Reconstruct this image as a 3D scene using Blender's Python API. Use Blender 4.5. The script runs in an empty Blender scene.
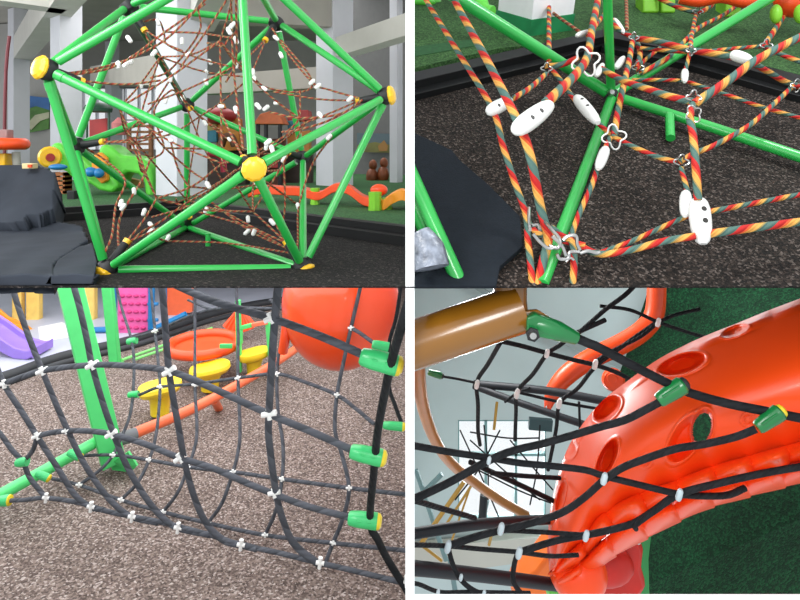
import bpy, bmesh, math, random
from mathutils import Vector as V, Matrix
random.seed(7)
PI = math.pi
F = 600.0; CX = 410.0; CY = 150.0; ZC = 3.2
W = 0.0225                       # half thickness of the middle partition
ZTOP = ZC - 0.6825               # top of the upper slab (floor of the upper rooms)
ZBOT = ZC - 0.690                # underside of that slab
scene = bpy.context.scene
COL = scene.collection

def P(px, py, d): return V(((px-CX)/F*d, d, ZC-(py-CY)/F*d))
def gd1(py): return F*0.6825/max(py-CY, 1e-3)          # depth where the upper left floor shows at py
def G1(px, py, lift=0.0):
    d = F*(0.6825-lift)/(py-CY); return P(px, py, d)
def G3(px, py, lift=0.0):
    d = F*(ZC-lift)/(py-CY); return P(px, py, d)
N2 = V((0, -0.504, 0.864)); H2 = 2.10
E2 = V((0, 0.864, 0.504))
def g2(px, py): return H2/(0.504+0.864*(py-CY)/F)
def G2(px, py, lift=0.0):
    d = (H2-lift)/(0.504+0.864*(py-CY)/F); return P(px, py, d)

CELLS = {
 1: [(V((-W,0,0)), V((1,0,0))), (V((0,0,ZTOP)), V((0,0,-1)))],
 2: [(V((W,0,0)), V((-1,0,0))), (V((0,0,ZTOP)), V((0,0,-1)))],
 3: [(V((-W,0,0)), V((1,0,0))), (V((0,0,ZBOT)), V((0,0,1)))],
 4: [(V((W,0,0)), V((-1,0,0))), (V((0,0,ZBOT)), V((0,0,1)))],
}
CELL = [None]

# ------------------------------------------------------------ materials
def lin(c):
    return tuple(((x/255)/12.92 if x/255 <= .04045 else ((x/255+.055)/1.055)**2.4) for x in c)+(1.0,)
MATS = {}
def mat(name, c, rough=.5, metal=0., spec=.5, coat=0., noise=0., nscale=8., bump=0., bscale=60., emit=None):
    if name in MATS: return MATS[name]
    m = bpy.data.materials.new(name); m.use_nodes = True
    nt = m.node_tree; b = nt.nodes['Principled BSDF']
    b.inputs['Base Color'].default_value = lin(c)
    b.inputs['Roughness'].default_value = rough; b.inputs['Metallic'].default_value = metal
    b.inputs['Specular IOR Level'].default_value = spec
    b.inputs['Coat Weight'].default_value = coat; b.inputs['Coat Roughness'].default_value = .12
    tc = nt.nodes.new('ShaderNodeTexCoord')
    if noise > 0:
        n = nt.nodes.new('ShaderNodeTexNoise'); n.inputs['Scale'].default_value = nscale; n.inputs['Detail'].default_value = 5
        nt.links.new(tc.outputs['Object'], n.inputs['Vector'])
        r = nt.nodes.new('ShaderNodeValToRGB')
        k = lin(c)
        r.color_ramp.elements[0].position = .3; r.color_ramp.elements[1].position = .7
        r.color_ramp.elements[0].color = tuple(x*(1-noise) for x in k[:3])+(1,)
        r.color_ramp.elements[1].color = tuple(min(1, x*(1+noise)) for x in k[:3])+(1,)
        nt.links.new(n.outputs['Fac'], r.inputs['Fac']); nt.links.new(r.outputs['Color'], b.inputs['Base Color'])
    if bump > 0:
        n = nt.nodes.new('ShaderNodeTexNoise'); n.inputs['Scale'].default_value = bscale
        nt.links.new(tc.outputs['Object'], n.inputs['Vector'])
        bp = nt.nodes.new('ShaderNodeBump'); bp.inputs['Strength'].default_value = bump; bp.inputs['Distance'].default_value = .01
        nt.links.new(n.outputs['Fac'], bp.inputs['Height']); nt.links.new(bp.outputs['Normal'], b.inputs['Normal'])
    MATS[name] = m
    return m

def rope_mat(name, cols, pitch=6.5, strands=1, rough=.75):
    m = bpy.data.materials.new(name); m.use_nodes = True
    nt = m.node_tree; b = nt.nodes['Principled BSDF']; b.inputs['Roughness'].default_value = rough
    b.inputs['Specular IOR Level'].default_value = .25
    uv = nt.nodes.new('ShaderNodeUVMap'); uv.uv_map = 'UVMap'
    s = nt.nodes.new('ShaderNodeSeparateXYZ'); nt.links.new(uv.outputs['UV'], s.inputs[0])
    def math_(op, a, bb=None):
        n = nt.nodes.new('ShaderNodeMath'); n.operation = op
        for i, v in enumerate((a, bb)):
            if v is None: continue
            if isinstance(v, (int, float)): n.inputs[i].default_value = v
            else: nt.links.new(v, n.inputs[i])
        return n.outputs[0]
    t = math_('ADD', s.outputs['X'], math_('DIVIDE', s.outputs['Y'], pitch))
    fr = math_('FRACT', t)
    r = nt.nodes.new('ShaderNodeValToRGB'); cr = r.color_ramp; cr.interpolation = 'CONSTANT'
    while len(cr.elements) < len(cols): cr.elements.new(.5)
    for i, (p, c) in enumerate(cols):
        cr.elements[i].position = p; cr.elements[i].color = lin(c)
    nt.links.new(fr, r.inputs['Fac']); nt.links.new(r.outputs['Color'], b.inputs['Base Color'])
    k = 4 if strands == 1 else strands
    w = math_('ABSOLUTE', math_('SINE', math_('MULTIPLY', t, PI*k)))
    bp = nt.nodes.new('ShaderNodeBump'); bp.inputs['Strength'].default_value = .7; bp.inputs['Distance'].default_value = .006
    nt.links.new(w, bp.inputs['Height']); nt.links.new(bp.outputs['Normal'], b.inputs['Normal'])
    return m

def grain_mat(name, cols, scale, bump=.8, rough=.9, big=.0, dist=.02):
    """loose shredded or fibrous ground: cell noise picks a colour per chip"""
    m = bpy.data.materials.new(name); m.use_nodes = True
    nt = m.node_tree; b = nt.nodes['Principled BSDF']; b.inputs['Roughness'].default_value = rough
    b.inputs['Specular IOR Level'].default_value = .3
    tc = nt.nodes.new('ShaderNodeTexCoord')
    wn = nt.nodes.new('ShaderNodeTexNoise'); wn.inputs['Scale'].default_value = scale*.7; wn.inputs['Detail'].default_value = 3
    nt.links.new(tc.outputs['Object'], wn.inputs['Vector'])
    mx = nt.nodes.new('ShaderNodeVectorMath'); mx.operation = 'MULTIPLY_ADD'
    nt.links.new(wn.outputs['Color'], mx.inputs[0]); mx.inputs[1].default_value = (dist,)*3
    nt.links.new(tc.outputs['Object'], mx.inputs[2])
    v = nt.nodes.new('ShaderNodeTexVoronoi'); v.inputs['Scale'].default_value = scale
    nt.links.new(mx.outputs[0], v.inputs['Vector'])
    sp = nt.nodes.new('ShaderNodeSeparateColor'); nt.links.new(v.outputs['Color'], sp.inputs[0])
    r = nt.nodes.new('ShaderNodeValToRGB'); cr = r.color_ramp
    while len(cr.elements) < len(cols): cr.elements.new(.5)
    for i, (p, c) in enumerate(cols): cr.elements[i].position = p; cr.elements[i].color = lin(c)
    nt.links.new(sp.outputs[0], r.inputs['Fac'])
    out = r.outputs['Color']
    if big > 0:
        n = nt.nodes.new('ShaderNodeTexNoise'); n.inputs['Scale'].default_value = 2.2; n.inputs['Detail'].default_value = 4
        nt.links.new(tc.outputs['Object'], n.inputs['Vector'])
        mr = nt.nodes.new('ShaderNodeMapRange'); mr.inputs['From Min'].default_value = .3; mr.inputs['From Max'].default_value = .7
        mr.inputs['To Min'].default_value = 1-big; mr.inputs['To Max'].default_value = 1+big
        nt.links.new(n.outputs['Fac'], mr.inputs['Value'])
        mm = nt.nodes.new('ShaderNodeVectorMath'); mm.operation = 'SCALE'
        nt.links.new(out, mm.inputs[0]); nt.links.new(mr.outputs[0], mm.inputs['Scale']); out = mm.outputs[0]
    nt.links.new(out, b.inputs['Base Color'])
    bp = nt.nodes.new('ShaderNodeBump'); bp.inputs['Strength'].default_value = bump; bp.inputs['Distance'].default_value = .01
    nt.links.new(v.outputs['Distance'], bp.inputs['Height']); nt.links.new(bp.outputs['Normal'], b.inputs['Normal'])
    return m

# ------------------------------------------------------------ mesh building
class M:
    def __init__(s): s.v = []; s.f = []; s.uv = []; s.mi = []
    def face(s, idx, uv=None, mi=0): s.f.append(tuple(idx)); s.uv.append(uv); s.mi.append(mi)
    def tube(s, pts, r, n=10, smooth=0, caps=True, mi=0, closed=False, rad=None):
        pts = [V(p) for p in pts]
        rr = list(rad) if rad else [r]*len(pts)
        if smooth and len(pts) > 2:
            q = []; q2 = []; L = len(pts)
            rng = range(L) if closed else range(L-1)
            for i in rng:
                if closed: a, b, c, d = pts[i-1], pts[i], pts[(i+1) % L], pts[(i+2) % L]; ra, rb = rr[i], rr[(i+1) % L]
                else:
                    b, c = pts[i], pts[i+1]
                    a = pts[i-1] if i > 0 else b*2-c
                    d = pts[i+2] if i+2 < L else c*2-b
                    ra, rb = rr[i], rr[i+1]
                for k in range(smooth):
                    t = k/smooth
                    q.append(.5*((2*b)+(c-a)*t+(2*a-5*b+4*c-d)*t*t+(3*b-a-3*c+d)*t**3)); q2.append(ra+(rb-ra)*t)
            if not closed: q.append(pts[-1]); q2.append(rr[-1])
            pts, rr = q, q2
        L = len(pts)
        tan = []
        for i in range(L):
            if closed: t = pts[(i+1) % L]-pts[i-1]
            else: t = pts[min(i+1, L-1)]-pts[max(i-1, 0)]
            tan.append(t.normalized() if t.length > 1e-9 else V((0, 0, 1)))
        a = tan[0].orthogonal().normalized(); base = len(s.v); ln = [0]
        for i in range(L):
            if i:
                a = (a-tan[i]*a.dot(tan[i])); a = a.normalized() if a.length > 1e-6 else tan[i].orthogonal().normalized()
                ln.append(ln[-1]+(pts[i]-pts[i-1]).length)
            b = tan[i].cross(a)
            for k in range(n):
                w = 2*PI*k/n
                s.v.append(pts[i]+(a*math.cos(w)+b*math.sin(w))*rr[i])
        rm = max(r, 1e-4)
        for i in range(L if closed else L-1):
            j = (i+1) % L
            v0 = ln[i]/rm; v1 = (ln[j] if j else ln[-1]+(pts[0]-pts[-1]).length)/rm
            for k in range(n):
                k2 = (k+1) % n
                s.face((base+i*n+k, base+i*n+k2, base+j*n+k2, base+j*n+k),
                       ((k/n, v0), ((k+1)/n, v0), ((k+1)/n, v1), (k/n, v1)), mi)
        if caps and not closed:
            s.face([base+k for k in range(n)][::-1], None, mi); s.face([base+(L-1)*n+k for k in range(n)], None, mi)
        return s
    def box(s, c, size, rz=0, rot=None, mi=0):
        c = V(c); R = rot if rot else Matrix.Rotation(rz, 3, 'Z'); b = len(s.v)
        for x in (-.5, .5):
            for y in (-.5, .5):
                for z in (-.5, .5): s.v.append(c+R@V((x*size[0], y*size[1], z*size[2])))
        for q in ((0, 1, 3, 2), (4, 6, 7, 5), (0, 4, 5, 1), (2, 3, 7, 6), (0, 2, 6, 4), (1, 5, 7, 3)): s.face([b+i for i in q], None, mi)
        return s
    def prism(s, pts, off, mi=0):
        pts = [V(p) for p in pts]; off = V(off); b = len(s.v); n = len(pts)
        s.v += pts+[p+off for p in pts]
        s.face([b+i for i in range(n)], None, mi); s.face([b+n+i for i in range(n)][::-1], None, mi)
        for i in range(n):
            j = (i+1) % n; s.face((b+i, b+n+i, b+n+j, b+j), None, mi)
        return s
    def lathe(s, o, d, prof, n=20, mi=0, squash=None):
        """prof: list of (along, radius) around axis d from o"""
        o = V(o); d = V(d).normalized(); a = d.orthogonal().normalized(); c = d.cross(a); b = len(s.v)
        for (t, r) in prof:
            for k in range(n):
                w = 2*PI*k/n; p = (a*math.cos(w)+c*math.sin(w))*r
                s.v.append(o+d*t+p)
        for i in range(len(prof)-1):
            for k in range(n):
                k2 = (k+1) % n; s.face((b+i*n+k, b+i*n+k2, b+(i+1)*n+k2, b+(i+1)*n+k), None, mi)
        s.face([b+k for k in range(n)][::-1], None, mi); s.face([b+(len(prof)-1)*n+k for k in range(n)], None, mi)
        return s
    def ball(s, c, rad, rot=None, nu=20, nv=12, mi=0):
        rad = (rad,)*3 if isinstance(rad, (int, float)) else rad; c = V(c); R = rot or Matrix.Identity(3); b = len(s.v)
        for j in range(1, nv):
            for i in range(nu):
                t = PI*j/nv; w = 2*PI*i/nu
                s.v.append(c+R@V((rad[0]*math.sin(t)*math.cos(w), rad[1]*math.sin(t)*math.sin(w), rad[2]*math.cos(t))))
        top = len(s.v); s.v.append(c+R@V((0, 0, rad[2]))); s.v.append(c+R@V((0, 0, -rad[2])))
        for j in range(nv-2):
            for i in range(nu):
                i2 = (i+1) % nu; s.face((b+j*nu+i, b+(j+1)*nu+i, b+(j+1)*nu+i2, b+j*nu+i2), None, mi)
        for i in range(nu):
            i2 = (i+1) % nu; s.face((top, b+i, b+i2), None, mi); s.face((top+1, b+(nv-2)*nu+i2, b+(nv-2)*nu+i), None, mi)
        return s
    def build(s, name, m, parent=None, sharp=.7, cell='cur', solid=0, smooth=True, bev=0):
        if cell == 'cur': cell = CELL[0]
        base = V((0, 0, 0)); p = parent
        while p is not None: base += p.location; p = p.parent
        me = bpy.data.meshes.new(name)
        org = V((0, 0, 0))
        if parent is None:
            mn = [min(v[i] for v in s.v) for i in range(3)]; mx = [max(v[i] for v in s.v) for i in range(3)]
            org = V(((mn[0]+mx[0])/2, (mn[1]+mx[1])/2, mn[2]))
        sh = base+org
        me.from_pydata([tuple(v-sh) for v in s.v], [], s.f)
        for mm in (m if isinstance(m, (list, tuple)) else [m]): me.materials.append(mm)
        if any(u is not None for u in s.uv):
            ul = me.uv_layers.new(name='UVMap'); li = 0
            for f, u in zip(s.f, s.uv):
                for k in range(len(f)):
                    if u is not None: ul.data[li].uv = u[k]
                    li += 1
        me.polygons.foreach_set('material_index', s.mi)
        if cell:
            bm = None
            for co, no in CELLS[cell]:
                if any((v-co).dot(no) > 1e-5 for v in s.v):
                    if bm is None: bm = bmesh.new(); bm.from_mesh(me)
                    bmesh.ops.bisect_plane(bm, geom=bm.verts[:]+bm.edges[:]+bm.faces[:], dist=1e-6, plane_co=co-sh, plane_no=no, clear_outer=True)
                    ed = [e for e in bm.edges if len(e.link_faces) == 1 and all(abs((v.co-(co-sh)).dot(no)) < 1e-4 for v in e.verts)]
                    if ed: bmesh.ops.holes_fill(bm, edges=ed, sides=0)
            if bm is not None:
                if len(bm.faces) == 0: bm.free(); bpy.data.meshes.remove(me); return None
                bm.to_mesh(me); bm.free()
        if smooth:
            me.polygons.foreach_set('use_smooth', [True]*len(me.polygons)); me.set_sharp_from_angle(angle=sharp)
        me.update()
        o = bpy.data.objects.new(name, me); o.location = org; COL.objects.link(o)
        if parent is not None: o.parent = parent
        if bev:
            b = o.modifiers.new('bevel', 'BEVEL'); b.width = bev; b.segments = 2; b.limit_method = 'ANGLE'
        if solid:
            sm = o.modifiers.new('solid', 'SOLIDIFY'); sm.thickness = solid
        return o

def tag(o, label, cat, group=None, kind=None):
    if o is None: return o
    o['label'] = label; o['category'] = cat
    if group: o['group'] = group
    if kind: o['kind'] = kind
    return o
def thing(name, label, cat, loc, group=None):
    o = bpy.data.objects.new(name, None); o.location = V(loc); o.empty_display_size = .05; COL.objects.link(o)
    return tag(o, label, cat, group)
def struct(name, mm, m, parent=None, **k):
    o = mm.build(name, m, parent, **k)
    if o and parent is None: o['kind'] = 'structure'
    return o
def wpx(w, d): return w/2*d/F
def PP(pts, d=None):
    """pixel polyline with a depth for each point -> world points"""
    return [P(p[0], p[1], p[2] if len(p) > 2 else d) for p in pts]
def along(d0, axis='Z'):
    """rotation matrix taking Z to d0"""
    return V((0, 0, 1)).rotation_difference(V(d0).normalized()).to_matrix()

# ------------------------------------------------------------ shared materials
green_tube = mat('green_powder_coat', (40, 172, 72), .34, coat=.5, noise=.06, nscale=3)
yellow_pl = mat('yellow_plastic', (245, 190, 30), .4, coat=.3, noise=.08)
black_rub = mat('black_rubber', (26, 27, 29), .6, noise=.2)
white_pl = mat('white_plastic', (235, 235, 232), .35, coat=.3, noise=.04)
steel = mat('steel', (190, 190, 188), .28, metal=1., noise=.1, nscale=40)
orange_pl = mat('orange_plastic', (238, 78, 26), .4, coat=.12, noise=.06)
lime_pl = mat('lime_plastic', (130, 200, 50), .45, noise=.08)
blue_pl = mat('blue_plastic', (30, 120, 180), .4, noise=.08)
red_pl = mat('red_plastic', (160, 35, 35), .45, noise=.1)
candy = rope_mat('striped_rope', [(0, (184, 40, 38)), (.26, (206, 86, 44)), (.36, (218, 158, 78)), (.6, (148, 134, 84)), (.67, (80, 110, 102))], 10.5)
candy_dim = rope_mat('striped_rope_fine', [(0, (160, 60, 46)), (.28, (176, 96, 68)), (.5, (180, 148, 104)), (.74, (92, 88, 68))], 7)
black_rope = rope_mat('black_rope', [(0, (78, 81, 88)), (.34, (68, 71, 77)), (.67, (84, 87, 94))], 9, 3)
dark_rope = rope_mat('dark_rope', [(0, (22, 24, 27)), (.5, (28, 30, 33))], 9, 3)
green_clamp = mat('green_clamp_plastic', (58, 190, 110), .35, coat=.3, noise=.05)
white_wall = mat('white_paint', (236, 236, 236), .7, noise=.03, nscale=2, bump=.05)

# ============================================================ PARTITIONS
CELL[0] = None
edge_w = mat('partition_white_paint', (250, 250, 250), .8, noise=.01)
struct('wall_middle', M().box((0, 3+13, ZC-.9), (2*W, 26, 8.0)), edge_w)
slab_m = mat('slab_concrete', (70, 72, 70), .85, noise=.1, bump=.2)

# ============================================================ ROOM 1 : hall with the climbing dome
CELL[0] = 1
rubber1 = grain_mat('rubber_shred_dark', [(0, (8, 7, 7)), (.5, (18, 16, 16)), (.85, (32, 28, 27)), (1, (78, 70, 68))], 90, .8, big=.2)
turf1 = grain_mat('turf_green', [(0, (40, 76, 46)), (.5, (54, 98, 58)), (1, (74, 122, 74))], 90, .5, big=.12)
struct('floor', M().box((0, 3+13, (ZTOP+ZBOT)/2), (18, 26, ZTOP-ZBOT)), rubber1, cell=None)
tf = M().prism([G1(-340, 240, .03), G1(100, 214, .03), G1(190, 207.5, .03), G1(405, 236, .03), G1(560, 252, .03), P(1300, 167, 28) and V((0, 26, ZTOP+.03)), V((-17, 26, ZTOP+.03))], (0, 0, -.029))
struct('floor_turf', tf, turf1)
cb = thing('pit_curb', 'black rubber curb edging the dark pit between dome and green turf, upper left hall', 'curb', G1(190, 212))
for a, b in (((-340, 246), (190, 210.5)), ((190, 210.5), (560, 262))):
    for (l, dz, mm_) in ((0, .12, mat('curb_black', (10, 10, 12), .6, spec=.3)), (.11, .07, mat('curb_black', (0, 0, 0)))):
        A = G1(*a); B = G1(*b); dirv = (B-A).normalized(); nrm = V((dirv.y, -dirv.x, 0)); nrm = nrm if nrm.y < 0 else -nrm
        A = A+nrm*l; B = B+nrm*l
        M().prism([A+V((0, 0, dz)), B+V((0, 0, dz)), B+nrm*.1+V((0, 0, dz)), A+nrm*.1+V((0, 0, dz))], (0, 0, -dz+.001)).build('curb_strip', mm_, cb)

hall_white = mat('hall_column_paint', (206, 207, 214), .6, noise=.04, nscale=2)
hall_grey = mat('hall_wall_grey', (165, 163, 160), .8, noise=.06, nscale=1.5)
hall_dark = mat('hall_ceiling_dark', (170, 166, 158), .9, noise=.08, nscale=1.5)
beam_m = mat('hall_beam_paint', (205, 203, 196), .7, noise=.05, nscale=2)
def column(i, px, pyb, wpix, yaw):
    d = gd1(pyb); w = wpix/F*d/(abs(math.cos(yaw+.3))+abs(math.sin(yaw+.3))); c = P(px, pyb, d)
    struct('trim_%d' % i, M().box((c.x, c.y+w/2, ZTOP+2.6), (w, w, 5.2-.01), rz=yaw), hall_white, bev=.01)
    return V((c.x, c.y+w/2, 0)), w
c3 = column(1, 175, 198, 45, -.6)
c4 = column(2, 333, 187.5, 36, -.75)
c2 = column(3, 60, 181.5, 28, -.65)
c1 = column(4, 14, 171.5, 19, -.65)
c5 = column(5, 111, 166.5, 15, -.6)
c6 = column(6, 396, 184, 12, -.6)
def beam(i, a, b, w, h, m=None):
    a = V(a); b = V(b); dv = b-a; L = dv.length; yaw = math.atan2(dv.y, dv.x)
    pit = math.asin(dv.z/L)
    R = Matrix.Rotation(yaw, 3, 'Z') @ Matrix.Rotation(-pit, 3, 'Y')
    struct('trim_%d' % i, M().box((a+b)/2, (L, w, h), rot=R), m or beam_m)
ZB = ZC+3.25
def at(px, d, z): return V(((px-CX)/F*d, d, z))
beam(7, at(18, 20.5, ZB+.0), at(72, 11.5, ZB+.0), .5, .7)
beam(8, at(72, 11.5, ZB), at(150, 6.0, ZB), .5, .7)
beam(9, at(-60, 11.2, ZB-.1), at(64, 12.6, ZB-.1), .5, .5)
beam(10, at(182, 8.8, ZC+2.15), at(333, 11.1, ZC+2.5), .35, .5, hall_dark)
beam(11, at(333, 11.2, ZC+1.85), at(440, 9.0, ZC+2.0), .3, .35)
beam(12, at(182, 8.9, ZC+1.2), at(96, 17, ZC+2.1), .3, .5, hall_dark)
beam(13, at(205, 14, ZC+1.5), at(330, 12.0, ZC+1.45), .3, .42, hall_dark)
beam(14, at(200, 9.2, ZC+2.0), at(270, 5.0, ZC+2.4), .4, .35)
struct('ceiling', M().box((-8.5, 14.2, ZC+4.6), (17.5, 24, .1)), hall_dark)
# back wall with window openings
YB = 25.0
def wallpiece(px0, px1, py0, py1, y=YB): 
    a = P(px0, py0, y); b = P(px1, py1, y); return ((a.x+b.x)/2, y+.1, (a.z+b.z)/2), (abs(b.x-a.x), .2, abs(a.z-b.z))
wm = M()
for r in ((-300, 82, 20, 167), (82, 166, 20, 88), (82, 166, 150, 167), (166, 212, 20, 167), (212, 420, 20, 167)): wm.box(*wallpiece(*r))
struct('wall_back', wm, hall_grey)
wf = M()
for x in (82, 96, 110, 124, 138, 152, 166): wf.box(*wallpiece(x-.6, x+.6, 88, 150))
for y in (88, 120, 150): wf.box(*wallpiece(82, 166, y-.6, y+.6, YB+.0))
w1 = struct('window_1', wf, hall_white)
glass = mat('window_glass', (255, 255, 255), .05)
g = glass.node_tree.nodes['Principled BSDF']; g.inputs['Alpha'].default_value = .12
M().box(*wallpiece(82, 166, 88, 150, YB+.05)).build('pane', glass, w1)
# nearer side wall sections behind columns
def slabwall(name, x0, x1, z0, z1, d0, d1, m):
    a = at(x0, d0, 0); b = at(x1, d1, 0)
    dv = (b-a).normalized(); n = V((-dv.y, dv.x, 0))*.12
    return struct(name, M().prism([V((a.x, a.y, z0)), V((b.x, b.y, z0)), V((b.x, b.y, z1)), V((a.x, a.y, z1))], n), m)
slabwall('wall_left', -60, 52, ZTOP, ZC+4.5, 22, 21, hall_grey)
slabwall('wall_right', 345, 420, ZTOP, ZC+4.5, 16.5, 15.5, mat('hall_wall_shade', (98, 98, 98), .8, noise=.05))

# --- murals
mur_sky = mat('mural_sky_blue', (62, 110, 170), .6, noise=.25, nscale=1.5)
mur_grn = mat('mural_green', (84, 130, 60), .6, noise=.3, nscale=2)
mur_pale = mat('mural_pale', (190, 190, 160), .6, noise=.2, nscale=2)
t = thing('landscape_mural', 'green hills and blue sky mural hung between the two leftmost hall columns', 'painting', P(36, 134, 21.0))
M().prism(PP([(22.5, 95), (49.5, 98), (48.5, 129), (22, 134)], 20.9), (0, .06, 0)).build('board', mur_grn, t)
M().prism(PP([(22.5, 95), (49.5, 98), (49.4, 110), (36, 106), (22.4, 110)], 20.87), (0, .02, 0)).build('sky', mur_sky, t)
M().prism(PP([(27, 124), (35, 115), (49, 112), (49, 118), (40, 121), (31, 130)], 20.86), (0, .02, 0)).build('path', mur_pale, t)
t = thing('picture_board', 'faint yellow and green picture board on the dark wall at far right of the hall', 'painting', P(380, 152, 15.3))
M().prism(PP([(357, 133), (402, 134), (402, 153), (357, 152)], 15.85), (0, .05, 0)).build('board', mat('board_grey_blue', (88, 104, 112), .7), t)
M().prism(PP([(357, 145), (375, 142), (402, 147), (402, 153), (357, 152)], 15.82), (0, .02, 0)).build('field', mat('board_olive', (110, 108, 62), .7, noise=.3, nscale=3), t)
M().prism(PP([(378, 146), (384, 140), (388, 146), (387, 151), (379, 151)], 15.79), (0, .02, 0)).build('figure', mat('board_ochre', (150, 110, 60), .7), t)

# --- the dome
L = dict(T=(240, -43, 3.26), L=(45, 69, 3.02), F=(253, 168, 2.95), R=(387, 96, 3.77), B=(277, 22, 4.40), A=(128, 6, 3.9),
         BL=(106, 270, 3.34), BR=(303, 268, 3.5), C=(303, 158, 4.75), D=(187, 105, 4.8), MM=(75, 146, 3.95), E=(187, 227, 5.05))
N = {k: P(*v) for k, v in L.items()}
ctr = sum(N.values(), V((0, 0, 0)))/12
dome = thing('climbing_dome', 'green tube geodesic climbing dome with yellow hub caps and an inner striped rope web', 'climbing frame', (ctr.x, ctr.y, ZTOP))
edges = [('T', k) for k in 'LFRBA']+[('L', 'F'), ('F', 'R'), ('R', 'B'), ('B', 'A'), ('A', 'L')]
edges += [('BL', 'BR'), ('BR', 'C'), ('C', 'D'), ('D', 'MM'), ('MM', 'BL')]
edges += [('L', 'BL'), ('F', 'BL'), ('F', 'BR'), ('R', 'BR'), ('R', 'C'), ('B', 'C'), ('B', 'D'), ('A', 'D'), ('A', 'MM'), ('L', 'MM')]
edges += [('E', k) for k in ('BL', 'BR', 'C', 'D', 'MM')]
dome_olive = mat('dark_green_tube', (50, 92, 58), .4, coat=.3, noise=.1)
for a, b in edges:
    A, B = N[a], N[b]; dv = (B-A).normalized()
    r = .0235
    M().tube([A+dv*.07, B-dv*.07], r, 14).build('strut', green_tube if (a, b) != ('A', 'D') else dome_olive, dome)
    if a in 'LFRT' or b in ('F',):
        M().tube([A+dv*.065, A+dv*.11], r*1.12, 14).build('sleeve', green_tube, dome)
for k, p in N.items():
    out = (p-ctr).normalized()
    hb = M().lathe(p-out*.05, out, [(0, .03), (.01, .05), (.045, .058), (.065, .052)], 20).build('hub', black_rub, dome)
    if k in ('L', 'F', 'R', 'BL', 'BR', 'T'):
        M().lathe(p+out*.01, out, [(0, .055), (.01, .064), (.022, .062), (.036, .048), (.044, .026)], 10).build('hub_cap', yellow_pl, hb, sharp=.4)
        for w in range(5):
            a1 = out.orthogonal().normalized(); b1 = out.cross(a1)
            q = p+out*.032+(a1*math.cos(w*1.257)+b1*math.sin(w*1.257))*.045
            M().lathe(q, out, [(0, .007), (.008, .005)], 8).build('bolt', black_rub, hb)
    inn = -out
    M().lathe(p+inn*.04, inn, [(0, .027), (.1, .023), (.14, .02)], 12).build('inner_sleeve', black_rub, hb)
    M().lathe(p+inn*.17, inn, [(0, .02), (.03, .022)], 12).build('inner_ring', yellow_pl, hb)
# rope web
IN = {k: ctr+(p-ctr)*.56 for k, p in N.items()}
for k in IN: IN[k] = IN[k]+V((random.uniform(-.06, .06), random.uniform(-.06, .06), random.uniform(-.1, .02)))
ropes = []
def rp(pts, w=.006, sm=4): ropes.append((pts, w, sm))
def sag(a, b, s=.03): return [a, (a+b)/2+V((random.uniform(-.02, .02), random.uniform(-.02, .02), -s)), b]
start = {k: p+(ctr-p).normalized()*.18 for k, p in N.items()}
nb = {k: [b if a == k else a for a, b in edges if k in (a, b)] for k in N}
for k in N:
    rp(sag(start[k], IN[k], .0)); 
    rp(sag(start[k], IN[k]*.6+IN[nb[k][0]]*.4, .02))
for a, b in edges: rp(sag(IN[a], IN[b], .03))
mids = {}
for a, b in edges: mids[(a, b)] = (IN[a]+IN[b])/2+V((0, 0, -.03))
ks = list(mids)
for i in range(10):
    a, b = random.sample(ks, 2)
    if (mids[a]-mids[b]).length < .75: rp(sag(mids[a], mids[b], .02), .006)
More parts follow.
